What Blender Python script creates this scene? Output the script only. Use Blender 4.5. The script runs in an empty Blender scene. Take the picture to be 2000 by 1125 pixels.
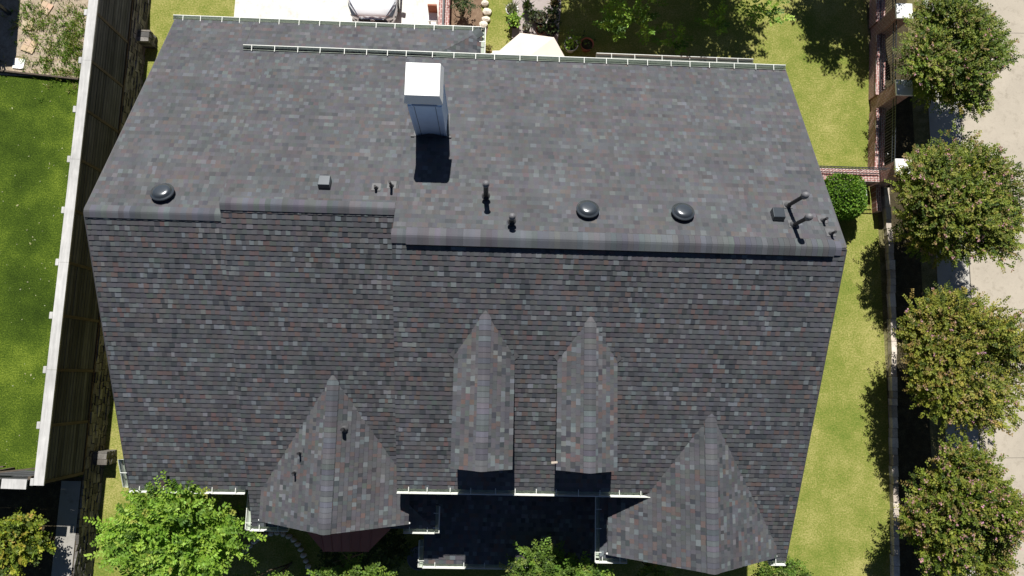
import bpy, math, random
import numpy as np
from mathutils import Vector
random.seed(7)
RNG = random.Random(11)
C = bpy.context.scene.collection
R = math.radians

# ------------------------------------------------------------ camera, sky, sun, exposure
CAM_H = 26.0
FPX, CX, CY = 1333.0, 1000.0, 562.5

def cam_axes(nu=952.0, nv=745.0, slope=.0265):
    d = np.array([nu-CX, -(nv-CY), -FPX]); Z = -d/np.linalg.norm(d)
    a = np.array([1, -slope, 0.]); k = -(a@Z)/Z[2]
    X = a+np.array([0, 0, k]); X /= np.linalg.norm(X)
    return np.array([X, np.cross(Z, X), Z])
AX = cam_axes()

def at(u, v, z=0.0):
    """photo pixel (2000 wide) on the horizontal plane z -> point in metres"""
    d = AX@np.array([u-CX, -(v-CY), -FPX]); t = (z-CAM_H)/d[2]
    return Vector((d[0]*t, d[1]*t, z))

def on_plane(u, v, z0, y0, s):
    """pixel on the plane z = z0 - s*(y-y0)"""
    d = AX@np.array([u-CX, -(v-CY), -FPX])
    t = (z0+s*y0-CAM_H)/(d[2]+s*d[1])
    return Vector((d[0]*t, d[1]*t, CAM_H+d[2]*t))

cam_d = bpy.data.cameras.new('camera')
cam_d.sensor_width = 36; cam_d.lens = FPX/2000*36; cam_d.clip_start = .1; cam_d.clip_end = 2000
cam = bpy.data.objects.new('camera', cam_d); C.objects.link(cam)
from mathutils import Matrix
cam.matrix_world = Matrix.Translation((0, 0, CAM_H)) @ Matrix(AX.tolist()).to_4x4()
bpy.context.scene.camera = cam

SUN_EL, SUN_AZ = R(48.5), R(-5)        # azimuth from +Y towards +X
sdir = Vector((math.cos(SUN_EL)*math.sin(SUN_AZ), math.cos(SUN_EL)*math.cos(SUN_AZ), math.sin(SUN_EL)))
sd = bpy.data.lights.new('sun', 'SUN'); sd.energy = 5.0; sd.angle = R(.5); sd.color = (1, .965, .91)
so = bpy.data.objects.new('sun', sd); C.objects.link(so); so.location = (0, 0, 40)
so.rotation_euler = sdir.to_track_quat('Z', 'Y').to_euler()
w = bpy.data.worlds.new('World'); bpy.context.scene.world = w; w.use_nodes = True
nt = w.node_tree; bg = nt.nodes['Background']
sky = nt.nodes.new('ShaderNodeTexSky'); sky.sky_type = 'NISHITA'; sky.sun_disc = False
sky.sun_elevation = SUN_EL; sky.sun_rotation = SUN_AZ
nt.links.new(sky.outputs[0], bg.inputs[0]); sky.air_density = .42; sky.dust_density = .15; sky.ozone_density = 3.0; bg.inputs[1].default_value = .05
vs = bpy.context.scene.view_settings
vs.view_transform = 'Standard'; vs.look = 'None'; vs.gamma = 1; vs.use_curve_mapping = False; vs.exposure = .55

# ------------------------------------------------------------ helpers
class MB:
    """collects shapes and links them as ONE mesh object"""
    def __init__(s): s.v = []; s.f = []; s.c = []; s.m = []
    def face(s, pts, col=(1, 1, 1), mi=0):
        b = len(s.v); s.v += [tuple(p) for p in pts]; s.f.append(tuple(range(b, b+len(pts)))); s.c.append(col); s.m.append(mi)
    def hexa(s, p, col=(1, 1, 1), mi=0):
        """8 corners: bottom ring 0-3, top ring 4-7"""
        b = len(s.v); s.v += [tuple(q) for q in p]
        for q in ((3, 2, 1, 0), (4, 5, 6, 7), (0, 1, 5, 4), (1, 2, 6, 5), (2, 3, 7, 6), (3, 0, 4, 7)):
            s.f.append(tuple(b+i for i in q)); s.c.append(col); s.m.append(mi)
    def box(s, x0, x1, y0, y1, z0, z1, col=(1, 1, 1), mi=0, rz=0):
        p = [(x0, y0, z0), (x1, y0, z0), (x1, y1, z0), (x0, y1, z0), (x0, y0, z1), (x1, y0, z1), (x1, y1, z1), (x0, y1, z1)]
        if rz:
            cx, cy = (x0+x1)/2, (y0+y1)/2; c, sn = math.cos(rz), math.sin(rz)
            p = [(cx+(a-cx)*c-(b-cy)*sn, cy+(a-cx)*sn+(b-cy)*c, z) for a, b, z in p]
        s.hexa(p, col, mi)
    def bar(s, a, b, w, h, up=(0, 0, 1), col=(1, 1, 1), mi=0):
        a = Vector(a); b = Vector(b); d = (b-a).normalized(); sd_ = d.cross(Vector(up))
        if sd_.length < 1e-4: sd_ = d.cross(Vector((1, 0, 0)))
        sd_.normalize(); u = sd_.cross(d)
        o = [(-1, -1), (1, -1), (1, 1), (-1, 1)]
        s.hexa([a+sd_*w/2*i+u*h/2*j for i, j in o]+[b+sd_*w/2*i+u*h/2*j for i, j in o], col, mi)
    def tube(s, path, rad, n=10, col=(1, 1, 1), cap=True, mi=0):
        path = [Vector(p) for p in path]
        if not isinstance(rad, (list, tuple)): rad = [rad]*len(path)
        b0 = len(s.v)
        for i, p in enumerate(path):
            d = (path[min(i+1, len(path)-1)]-path[max(i-1, 0)]).normalized()
            a = d.cross(Vector((0, 0, 1)) if abs(d.z) < .95 else Vector((1, 0, 0))).normalized(); e = d.cross(a)
            for k in range(n):
                t = 2*math.pi*k/n; s.v.append(tuple(p+a*rad[i]*math.cos(t)+e*rad[i]*math.sin(t)))
        for i in range(len(path)-1):
            for k in range(n):
                q = b0+i*n; s.f.append((q+k, q+(k+1) % n, q+n+(k+1) % n, q+n+k)); s.c.append(col); s.m.append(mi)
        if cap:
            s.f.append(tuple(range(b0+n-1, b0-1, -1))); s.c.append(col); s.m.append(mi)
            q = b0+(len(path)-1)*n; s.f.append(tuple(range(q, q+n))); s.c.append(col); s.m.append(mi)
    def lathe(s, prof, o=(0, 0, 0), n=28, col=(1, 1, 1), mat=None, mi=0):
        b0 = len(s.v); o = Vector(o)
        for r, z in prof:
            for k in range(n):
                t = 2*math.pi*k/n; p = Vector((r*math.cos(t), r*math.sin(t), z))
                if mat: p = mat@p
                s.v.append(tuple(o+p))
        for i in range(len(prof)-1):
            for k in range(n):
                q = b0+i*n; s.f.append((q+k, q+(k+1) % n, q+n+(k+1) % n, q+n+k)); s.c.append(col); s.m.append(mi)
    def build(s, name, mat, parent=None, smooth=False, loc=None, bevel=0):
        me = bpy.data.meshes.new(name); off = Vector(loc) if loc is not None else Vector((0, 0, 0))
        me.from_pydata([tuple(Vector(p)-off) for p in s.v], [], s.f)
        mats = mat if isinstance(mat, (list, tuple)) else [mat]
        for q in mats: me.materials.append(q)
        at_ = me.attributes.new('Col', 'FLOAT_COLOR', 'FACE')
        at_.data.foreach_set('color', [x for c in s.c for x in (c[0], c[1], c[2], 1)])
        me.polygons.foreach_set('material_index', s.m)
        if smooth: me.polygons.foreach_set('use_smooth', [True]*len(s.f))
        me.update()
        o = bpy.data.objects.new(name, me); C.objects.link(o)
        if bevel:
            bv = o.modifiers.new('bevel', 'BEVEL'); bv.width = bevel; bv.segments = 2; bv.limit_method = 'ANGLE'
        if parent is not None:
            o.parent = parent
            if loc is None: o.location = -wloc(parent)
            else: o.location = off-wloc(parent)
        else: o.location = off
        return o

def wloc(o):
    p = Vector((0, 0, 0))
    while o is not None: p += o.location; o = o.parent
    return p
def tag(o, label=None, cat=None, group=None, kind=None):
    if label: o['label'] = label
    if cat: o['category'] = cat
    if group: o['group'] = group
    if kind: o['kind'] = kind
    return o
def thing(name, label, cat, loc, group=None):
    o = bpy.data.objects.new(name, None); C.objects.link(o); o.location = loc; o.empty_display_size = .2
    return tag(o, label, cat, group)
def copy_tree(o, parent=None):
    c = o.copy(); C.objects.link(c); c.parent = parent
    for ch in [q for q in o.children]: copy_tree(ch, c)
    return c

# ------------------------------------------------------------ materials
def nodes(name):
    m = bpy.data.materials.new(name); m.use_nodes = True; t = m.node_tree
    return m, t, t.nodes['Principled BSDF']
def N(t, typ, **kw):
    n = t.nodes.new(typ)
    for k, v in kw.items(): setattr(n, k, v)
    return n
def noise(t, scale, detail=4, rough=.6, vec=None):
    n = N(t, 'ShaderNodeTexNoise'); n.inputs['Scale'].default_value = scale; n.inputs['Detail'].default_value = detail; n.inputs['Roughness'].default_value = rough
    if vec is not None: t.links.new(vec, n.inputs['Vector'])
    return n.outputs['Fac']
def ramp(t, fac, stops):
    n = N(t, 'ShaderNodeValToRGB'); e = n.color_ramp.elements
    while len(e) < len(stops): e.new(.5)
    for i, (p, c) in enumerate(stops): e[i].position = p; e[i].color = (*c, 1)
    t.links.new(fac, n.inputs[0]); return n.outputs[0]
def mix(t, fac, a, b, mode='MIX'):
    n = N(t, 'ShaderNodeMix', data_type='RGBA', blend_type=mode)
    for sock, val in ((n.inputs[0], fac), (n.inputs[6], a), (n.inputs[7], b)):
        if hasattr(val, 'links'): t.links.new(val, sock)
        elif isinstance(val, (int, float)): sock.default_value = val
        else: sock.default_value = (*val, 1)
    return n.outputs[2]
def bump(t, p, fac, strength=.3, dist=.02):
    b = N(t, 'ShaderNodeBump'); b.inputs['Strength'].default_value = strength; b.inputs['Distance'].default_value = dist
    t.links.new(fac, b.inputs['Height']); t.links.new(b.outputs[0], p.inputs['Normal'])
def pos(t): return N(t, 'ShaderNodeNewGeometry').outputs['Position']

def mat_flat(name, col, rough=.6, var=.12, scale=6, metal=0, spec=.5, bmp=0):
    m, t, p = nodes(name); P_ = pos(t)
    f = noise(t, scale, 5, .65, P_)
    c = ramp(t, f, [(.25, tuple(x*(1-var) for x in col)), (.75, tuple(min(1, x*(1+var)) for x in col))])
    t.links.new(c, p.inputs['Base Color']); p.inputs['Roughness'].default_value = rough; p.inputs['Metallic'].default_value = metal
    p.inputs['Specular IOR Level'].default_value = spec
    if bmp: bump(t, p, noise(t, scale*8, 3, .6, P_), bmp, .01)
    return m
def mat_attr(name, rough=.9, grain=.25, gscale=120, patch=.12, pscale=.5, spec=.25, bmp=.15, streak=0):
    m, t, p = nodes(name); P_ = pos(t)
    a = N(t, 'ShaderNodeAttribute', attribute_name='Col')
    g = noise(t, gscale, 2, .7, P_); l = noise(t, pscale, 4, .6, P_)
    c = mix(t, 1.0, a.outputs['Color'], ramp(t, g, [(.2, (1-grain,)*3), (.8, (1+grain,)*3)]), 'MULTIPLY')
    c = mix(t, 1.0, c, ramp(t, l, [(.3, (1-patch,)*3), (.7, (1+patch,)*3)]), 'MULTIPLY')
    if streak:
        mp = N(t, 'ShaderNodeMapping'); mp.inputs['Scale'].default_value = (2.6, .22, .22); t.links.new(P_, mp.inputs['Vector'])
        c = mix(t, 1.0, c, ramp(t, noise(t, 1.0, 5, .65, mp.outputs[0]), [(.3, (1-streak,)*3), (.7, (1+streak,)*3)]), 'MULTIPLY')
    t.links.new(c, p.inputs['Base Color']); p.inputs['Roughness'].default_value = rough; p.inputs['Specular IOR Level'].default_value = spec
    if bmp: bump(t, p, g, bmp, .004)
    return m
def mat_leaf(name, trans=.25):
    m, t, p = nodes(name); a = N(t, 'ShaderNodeAttribute', attribute_name='Col')
    t.links.new(a.outputs['Color'], p.inputs['Base Color']); p.inputs['Roughness'].default_value = .55; p.inputs['Specular IOR Level'].default_value = .3
    tr = N(t, 'ShaderNodeBsdfTranslucent'); t.links.new(mix(t, 1.0, a.outputs['Color'], (1.0, 1.15, .5), 'MULTIPLY'), tr.inputs[0])
    ms = N(t, 'ShaderNodeMixShader'); ms.inputs[0].default_value = trans
    t.links.new(p.outputs[0], ms.inputs[1]); t.links.new(tr.outputs[0], ms.inputs[2])
    t.links.new(ms.outputs[0], t.nodes['Material Output'].inputs[0]); return m
def mat_grass(name, stops, big=.35, bstops=None, mid=3.5, fine=38):
    m, t, p = nodes(name); P_ = pos(t)
    f = noise(t, fine, 4, .75, P_); mi_ = noise(t, mid, 5, .7, P_); b = noise(t, big, 4, .6, P_)
    mx = N(t, 'ShaderNodeMath', operation='MULTIPLY_ADD'); t.links.new(f, mx.inputs[0]); mx.inputs[1].default_value = .55
    m2 = N(t, 'ShaderNodeMath', operation='MULTIPLY_ADD'); t.links.new(mi_, m2.inputs[0]); m2.inputs[1].default_value = .24
    m3 = N(t, 'ShaderNodeMath', operation='MULTIPLY'); t.links.new(b, m3.inputs[0]); m3.inputs[1].default_value = .32
    t.links.new(m3.outputs[0], m2.inputs[2]); t.links.new(m2.outputs[0], mx.inputs[2])
    c = ramp(t, mx.outputs[0], stops)
    t.links.new(c, p.inputs['Base Color']); p.inputs['Roughness'].default_value = .95; p.inputs['Specular IOR Level'].default_value = .1
    bump(t, p, f, .7, .03); return m
def mat_brick(name, c1, c2, mortar, axis='xz', scale=1.0):
    m, t, p = nodes(name); P_ = pos(t)
    sx = N(t, 'ShaderNodeSeparateXYZ'); t.links.new(P_, sx.inputs[0])
    ad = N(t, 'ShaderNodeMath', operation='ADD'); t.links.new(sx.outputs[0], ad.inputs[0]); t.links.new(sx.outputs[1], ad.inputs[1])
    cb = N(t, 'ShaderNodeCombineXYZ')
    if axis == 'top_x': t.links.new(sx.outputs[1], cb.inputs[0]); t.links.new(sx.outputs[0], cb.inputs[1])
    elif axis == 'top_y': t.links.new(sx.outputs[0], cb.inputs[0]); t.links.new(sx.outputs[1], cb.inputs[1])
    else: t.links.new(ad.outputs[0], cb.inputs[0]); t.links.new(sx.outputs[2], cb.inputs[1])
    b = N(t, 'ShaderNodeTexBrick'); t.links.new(cb.outputs[0], b.inputs['Vector'])
    b.inputs['Color1'].default_value = (*c1, 1); b.inputs['Color2'].default_value = (*c2, 1); b.inputs['Mortar'].default_value = (*mortar, 1)
    b.inputs['Scale'].default_value = scale; b.inputs['Mortar Size'].default_value = .012; b.inputs['Brick Width'].default_value = .21; b.inputs['Row Height'].default_value = .075
    c = mix(t, 1., b.outputs[0], ramp(t, noise(t, 9, 4, .6, P_), [(.3, (.75,)*3), (.7, (1.2,)*3)]), 'MULTIPLY')
    t.links.new(c, p.inputs['Base Color']); p.inputs['Roughness'].default_value = .9
    bump(t, p, b.outputs['Fac'], -.4, .01); return m
def mat_ground(name, stops, scale=4, fine=45, rough=.95, bm=.5):
    m, t, p = nodes(name); P_ = pos(t)
    f = noise(t, fine, 3, .75, P_); g = noise(t, scale, 5, .65, P_)
    mx = N(t, 'ShaderNodeMath', operation='MULTIPLY_ADD'); t.links.new(f, mx.inputs[0]); mx.inputs[1].default_value = .5
    m3 = N(t, 'ShaderNodeMath', operation='MULTIPLY'); t.links.new(g, m3.inputs[0]); m3.inputs[1].default_value = .5
    t.links.new(m3.outputs[0], mx.inputs[2])
    t.links.new(ramp(t, mx.outputs[0], stops), p.inputs['Base Color']); p.inputs['Roughness'].default_value = rough
    p.inputs['Specular IOR Level'].default_value = .15
    bump(t, p, f, bm, .02); return m
def mat_concrete(name, col, joint=None, rough=.9):
    m, t, p = nodes(name); P_ = pos(t)
    f = noise(t, .7, 6, .7, P_); g = noise(t, 40, 3, .7, P_); st = noise(t, 2.6, 6, .75, P_)
    c = ramp(t, f, [(.3, tuple(x*.88 for x in col)), (.7, tuple(x*1.06 for x in col))])
    c = mix(t, 1., c, ramp(t, g, [(.25, (.9,)*3), (.75, (1.07,)*3)]), 'MULTIPLY')
    c = mix(t, 1., c, ramp(t, st, [(.30, (.74, .73, .71)), (.47, (1, 1, 1))]), 'MULTIPLY')
    t.links.new(c, p.inputs['Base Color']); p.inputs['Roughness'].default_value = rough; p.inputs['Specular IOR Level'].default_value = .2
    bump(t, p, g, .15, .005); return m

M = {}
M['shingle'] = mat_attr('shingle', .93, .24, 110, .10, .8, .2, .3, .09)
M['deck'] = mat_flat('roof_deck', (.02, .02, .022), .9)
M['drip'] = mat_flat('drip_edge', (.06, .06, .065), .7)
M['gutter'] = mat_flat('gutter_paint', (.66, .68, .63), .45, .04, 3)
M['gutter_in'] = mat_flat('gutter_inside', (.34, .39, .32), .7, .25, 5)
M['white'] = mat_flat('white_paint', (.80, .81, .80), .5, .03, 2)
M['cream'] = mat_flat('cream_cap', (.82, .81, .77), .7, .05, 4)
M['siding'] = mat_flat('chimney_siding', (.62, .75, .90), .6, .06, 3)  # white siding; the blue of its sky-lit shade is put into the colour
M['brick'] = mat_brick('red_brick', (.25, .092, .066), (.34, .135, .10), (.46, .39, .35))
M['brick_top_y'] = mat_brick('brick_coping', (.27, .11, .10), (.33, .15, .13), (.55, .47, .44), 'top_y')
M['brick_top_x'] = mat_brick('brick_coping_across', (.27, .11, .10), (.33, .15, .13), (.55, .47, .44), 'top_x')
M['black'] = mat_flat('black_plastic', (.012, .012, .014), .5, .1, 8)
M['black_metal'] = mat_flat('black_metal', (.03, .035, .042), .3, .1, 5, .0, .8)
M['vent_metal'] = mat_flat('dark_vent_metal', (.05, .06, .07), .25, .08, 5, .35, .9)
M['grey_cap'] = mat_flat('grey_vent_cap', (.13, .13, .138), .6, .25, 25)
M['lead'] = mat_flat('pipe_boot', (.085, .086, .09), .6, .2, 12)
M['red_metal'] = mat_flat('red_metal_roof', (.19, .038, .030), .45, .1, 3)
M['glass'] = mat_flat('window_glass', (.02, .025, .03), .05, .05, 2, 0, .8)
M['wood'] = None
M['leaf'] = mat_leaf('leaf', .3); M['bark'] = mat_flat('bark', (.14, .10, .07), .9, .3, 12, bmp=.4)
M['lawn'] = mat_grass('lawn_grass', [(.34, (.052, .098, .013)), (.46, (.124, .175, .028)), (.55, (.200, .218, .048)), (.66, (.36, .33, .12))], mid=1.6, fine=17)
M['turf'] = mat_grass('turf_grass', [(.36, (.010, .020, .003)), (.48, (.026, .048, .005)), (.57, (.055, .092, .009)), (.66, (.135, .185, .02)), (.77, (.23, .27, .05))], .55, mid=.7, fine=20)
M['gravel'] = mat_ground('gravel', [(.30, (.10, .075, .05)), (.45, (.30, .24, .175)), (.6, (.44, .37, .28)), (.75, (.60, .53, .44))], 5, 28)
M['soil'] = mat_ground('bare_soil', [(.3, (.09, .058, .036)), (.5, (.20, .135, .09)), (.7, (.33, .245, .17))], 3, 30)
M['mulch'] = mat_ground('dark_mulch', [(.3, (.02, .016, .010)), (.5, (.055, .045, .025)), (.7, (.13, .11, .06))], 3, 22)
M['verge'] = mat_ground('dry_verge', [(.3, (.05, .05, .02)), (.48, (.14, .13, .055)), (.7, (.34, .29, .17))], 2.5, 26)
M['drive'] = mat_concrete('pale_concrete', (.66, .655, .61))
M['road'] = mat_concrete('road_concrete', (.42, .375, .305))
M['walk'] = mat_concrete('sidewalk_concrete', (.44, .42, .38))
M['path'] = mat_concrete('path_concrete', (.33, .32, .29))
M['pinkpave'] = mat_concrete('pink_pavers', (.40, .35, .33))
M['stone'] = mat_attr('stone', .95, .3, 22, .25, 2.0, .2, .5)
M['plain_attr'] = mat_attr('coloured', .75, .12, 30, .08, 2.0, .35, .1)
M['canvas'] = mat_flat('beige_canvas', (.60, .53, .46), .85, .06, 3)
M['carpaint'] = mat_flat('white_car_paint', (.78, .81, .84), .22, .01, 1, 0, .6)
M['chrome'] = mat_flat('chrome', (.55, .55, .57), .18, .03, 4, 1.0)
M['lamp'] = mat_flat('headlight_glass', (.11, .125, .145), .12, .3, 18, .3, 1.0)
M['tyre'] = mat_flat('tyre_rubber', (.015, .015, .016), .8)
M['terracotta'] = mat_flat('terracotta', (.33, .12, .065), .8, .15, 8)
def wood_mat(name, c0, c1, axis):
    m, t, p = nodes(name); P_ = pos(t)
    mp = N(t, 'ShaderNodeMapping'); mp.inputs['Scale'].default_value = axis; t.links.new(P_, mp.inputs['Vector'])
    f = noise(t, 1.0, 6, .7, mp.outputs[0]); g = noise(t, 1.1, 4, .6, P_)
    a = N(t, 'ShaderNodeAttribute', attribute_name='Col')
    c = mix(t, 1., ramp(t, f, [(.3, c0), (.7, c1)]), ramp(t, g, [(.3, (.8,)*3), (.7, (1.1,)*3)]), 'MULTIPLY')
    c = mix(t, 1., c, a.outputs['Color'], 'MULTIPLY')
    t.links.new(c, p.inputs['Base Color']); p.inputs['Roughness'].default_value = .9; p.inputs['Specular IOR Level'].default_value = .15
    bump(t, p, f, .3, .006); return m
M['wood'] = wood_mat('fence_boards', (.046, .048, .052), (.108, .109, .113), (22, 1.2, 22))
M['greywood'] = wood_mat('weathered_cap', (.38, .38, .37), (.56, .555, .54), (14, 1.3, 14))
M['warmwood'] = wood_mat('brown_posts', (.062, .050, .038), (.12, .098, .075), (14, 14, 2))

# ------------------------------------------------------------ ground and paving (the setting)
def sheet(name, pts, z, m, parent=None):
    b = MB(); b.face([(p[0], p[1], z) for p in pts]); o = b.build(name, m); o['kind'] = 'structure'; return o
def rect(x0, x1, y0, y1): return [(x0, y0), (x1, y0), (x1, y1), (x0, y1)]
sheet('ground', rect(-400, 400, -400, 400), -.02, M['verge'])
sheet('lawn', [(-13.9, -30), (15.35, -30), (15.35, 8.2), (15.3, 40), (-13.9, 40)], 0, M['lawn'])
sheet('driveway', [(at(458, 20)[0], 9), (at(860, 20)[0], 9), (at(860, 20)[0], 40), (at(458, 20)[0], 40)], .004, M['drive'])
sheet('soil_bed', [(-1.9, 9), (-.55, 9), (-.55, 13.2), (-.35, 14.2), (-.65, 15), (-.5, 17), (-1.9, 17)], .004, M['soil'])
sheet('patio', [(-.5, 10), (2.4, 10), (2.4, 13.05), (1.6, 13.45), (.3, 13.25), (-.5, 13.2)], .008, M['drive'])
sheet('paved_area', [(.62, 13.3), (2.45, 13.3), (2.6, 15.2), (2.6, 18), (.62, 18)], .012, M['pinkpave'])
sheet('verge', [(15.2, -30), (17.4, -30), (17.75, 8), (18, 40), (15.85, 40), (15.5, 5)], .006, M['verge'])
sheet('planting_strip', [(15.3, -30), (16.75, -30), (17.0, 6), (17.2, 40), (15.9, 40), (15.6, 5)], .012, M['mulch'])
sheet('sidewalk', [(17.15, -30), (18.45, -30), (18.95, 8), (19.3, 40), (18.0, 40), (17.65, 8)], .03, M['walk'])
b = MB(); b.face([(18.47, -30, .02), (60, -30, .02), (60, 40, .02), (19.32, 40, .02), (18.97, 8, .02)])
o = b.build('road', M['road']); o['kind'] = 'structure'
b = MB()
for v in (61, 601, 891, 330):
    p = at(1945, v, .024); b.box(p.x-1.0 if v != 330 else p.x-.4, p.x+6, p.y-.006, p.y+.006, .021, .024, rz=R(1.5))
for a_, c_ in (((18.47, -30), (18.97, 8)), ((18.97, 8), (19.32, 40))):
    b.bar((a_[0]+.01, a_[1], .03), (c_[0]+.01, c_[1], .03), .014, .004)
o = b.build('road_joint', mat_flat('joint_dark', (.10, .09, .08), .95)); o['kind'] = 'structure'
# neighbour's raised yard
ZN = 1.0
sheet('turf', rect(-120, -14.02, -3.6, 11.0), ZN, M['turf'])
sheet('gravel_yard', rect(-120, -14.02, 11.0, 60), ZN+.004, M['gravel'])
sheet('front_soil', rect(-120, -14.02, -40, -3.6), ZN-.004, M['mulch'])
sheet('concrete_path', [(-14.72, -40), (-14.05, -40), (-14.05, -3.75), (-14.72, -3.75)], ZN+.01, M['path'])

# ------------------------------------------------------------ house
def V3(*a): return Vector(a)
house = thing('brick_house', 'large brick house under a dark grey shingle roof, filling the middle of the photo', 'house', (0, 0, 0))

PAL = [((.100, .096, .101), 30), ((.110, .106, .111), 18), ((.088, .086, .092), 18), ((.060, .062, .067), 12),
       ((.160, .168, .172), 9), ((.132, .139, .143), 8), ((.128, .093, .087), 13), ((.112, .106, .103), 8), ((.094, .101, .096), 6)]
COOL = (.775, .835, .872)
PALC = [tuple(c*k for c, k in zip(p[0], COOL)) for p in PAL]; PALW = [p[1] for p in PAL]
def clip_poly(poly, planes):
    """2-D convex clip; planes (a,b,c): keep a*u+b*v+c >= 0"""
    for a, b_, c in planes:
        out = []
        for i in range(len(poly)):
            p, q = poly[i], poly[(i+1) % len(poly)]
            dp = a*p[0]+b_*p[1]+c; dq = a*q[0]+b_*q[1]+c
            if dp >= 0: out.append(p)
            if (dp >= 0) != (dq >= 0):
                s_ = dp/(dp-dq); out.append((p[0]+(q[0]-p[0])*s_, p[1]+(q[1]-p[1])*s_))
        poly = out
        if len(poly) < 3: return []
    return poly
EXP = .143
MEANC = tuple(sum(c[q]*w_ for c, w_ in zip(PALC, PALW))/sum(PALW) for q in range(3))
def roof_slope(name, O, U, V, W, L, clips=(), parent=house, tone=1.0, contrast=1.0):
    """shingled slope: O eave corner, U along the eave, V up the slope; every tab a raised face, courses lapped"""
    rng = random.Random(hash(name+str(round(O[0]*10))+str(round(W*10))) & 0xffff if False else int(abs(O[0]*131+O[1]*17+W*7+L*3)*10))
    O = Vector(O); U = Vector(U).normalized(); V = Vector(V).normalized(); Nn = U.cross(V)
    if Nn.z < 0: Nn = -Nn
    mb = MB()
    nc = int(math.ceil(L/EXP))
    for i in range(nc):
        v0 = i*EXP; v1 = min(L, v0+EXP+.012); u = -rng.random()*.3
        run = 0; strip = (1, 1, 1); tooth = False; jit = rng.uniform(-.004, .004)
        while u < W:
            if run <= 0:
                run = rng.uniform(.8, 1.1); r_ = rng.random()
                k = rng.uniform(.90, 1.08); strip = (k*(1.06 if r_ < .22 else 1), k*(.985 if r_ < .22 else 1), k*(.97 if r_ < .22 else 1))
            wd = rng.choice((.09, .11, .12, .13, .14, .15, .17)); tooth = not tooth
            c = rng.choices(PALC, PALW)[0]
            if not tooth and rng.random() < .4: c = PALC[rng.choice((0, 0, 1, 2))]
            c = tuple(MEANC[q]+(c[q]-MEANC[q])*contrast for q in range(3))
            c = tuple(c[q]*strip[q]*tone*rng.uniform(.95, 1.05) for q in range(3))
            a0, a1 = max(0, u), min(W, u+wd); u += wd; run -= wd
            if a1-a0 < .01: continue
            h = .0175 if tooth else .0125
            sl = rng.uniform(-.008, .008)
            poly = [(a0, v0+jit), (a1, v0+jit), (a1, v1), (a0, v1)]
            poly = clip_poly(poly, clips) if clips else poly
            if len(poly) < 3: continue
            def H_(v): return h*(1-(v-v0)/(EXP+.012))+.001
            mb.face([O+U*p[0]+V*p[1]+Nn*H_(p[1]) for p in poly], c)
            lo = [p for p in poly if abs(p[1]-v0-jit) < 1e-6]
            if len(lo) >= 2:
                xs = [p[0] for p in lo]; x0, x1 = min(xs), max(xs)
                mb.face([O+U*x0+V*(v0+jit)-Nn*.002, O+U*x1+V*(v0+jit)-Nn*.002, O+U*x1+V*(v0+jit)+Nn*H_(v0), O+U*x0+V*(v0+jit)+Nn*H_(v0)], tuple(x*.55 for x in c))
    pl = clip_poly([(0, 0), (W, 0), (W, L), (0, L)], clips)
    top = [O+U*p[0]+V*p[1]-Nn*.003 for p in pl]; bot = [p-Nn*.10 for p in top]
    mb.face(top, (1, 1, 1), 1); mb.face(bot[::-1], (1, 1, 1), 1)
    for i in range(len(top)):
        j = (i+1) % len(top); mb.face([bot[i], bot[j], top[j], top[i]], (1, 1, 1), 1)
    o = mb.build(name, [M['shingle'], M['deck']], parent)
    return o

SB, SF = .50, .49                      # pitches: back and front
XL, XR = -10.38, 9.20
RL = (4.16, 8.385); RM = (4.424, 8.536); RA = (3.623, 8.936)      # ridge y, z: left, middle, main block
XM0, XM1 = -7.05, -2.52
YE, ZE = 10.02, 5.737                  # main back eave
YW, ZW = 11.29, 5.10                  # wing back eave
XG = -7.83                             # left end of the main back gutter
XW = -.50                              # right end of the back wing
def zb(y): return RA[1]-SB*(y-RA[0])
def nrm(*a): return Vector(a).normalized()
lf = math.sqrt(1+SF*SF); VF = nrm(0, 1, SF)
def back(x0, x1, ridge, clips=(), ye=YE, ze=ZE, name='back_roof_slope'):
    s_ = (ridge[1]-ze)/(ye-ridge[0]); l = math.sqrt(1+s_*s_)
    L = (ye-ridge[0])*l
    return roof_slope(name, (x0, ye, ze), (1, 0, 0), nrm(0, -1, s_), x1-x0, L, clips(L) if clips else (), contrast=.50)
# back slope (facing the driveway), nearly one plane over all three blocks
XE = XL+.08
back(XL-.16, XM0, RL, lambda L: [(1, .24/L, -.24)])
back(XM0, XM1, RM); back(XM1, XR, RA)
back(XE, XG, (YE-.02, ZE+.008), None, YW, ZW, 'wing_roof_slope')
sw = (ZE-.012-ZW)/(YW-YE); lw = math.sqrt(1+sw*sw)
roof_slope('wing_roof_slope', (XG, YW, ZW), (1, 0, 0), nrm(0, -1, sw), XW-XG, (YW-YE+.06)*lw, [(-1, -1.2/lw, XW-XG)], contrast=.50)
roof_slope('wing_hip_slope', (XW, YE-.06, ZW), (0, 1, 0), nrm(-1, 0, sw/1.2), YW-YE+.06, 1.9, [(-1, -1/1.2/math.sqrt(1+(sw/1.2)**2), YW-YE+.06)])
# front slopes
def front(x0, x1, ridge, y_eave, clips=(), y_top=None, name='front_roof_slope'):
    z = ridge[1]-SF*(ridge[0]-y_eave); yt = ridge[0] if y_top is None else y_top
    return roof_slope(name, (x0, y_eave, z), (1, 0, 0), VF, x1-x0, (yt-y_eave)*lf, clips, contrast=1.0), z
front(XL-.17, XM0+.02, RL, -3.35)
_, zmid = front(XM0, XM1+.05, RM, -4.52)
front(XM1+.04, -1.50, RM, -4.52, [(-1, -1/lf, -1.50-XM1-.04)], -3.0)
_, ZG = front(XM1, XR, RA, -3.10)
_, ZR = front(3.52, XR, RA, -5.20, [(1, -1/lf, 0)], -3.102)
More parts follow.
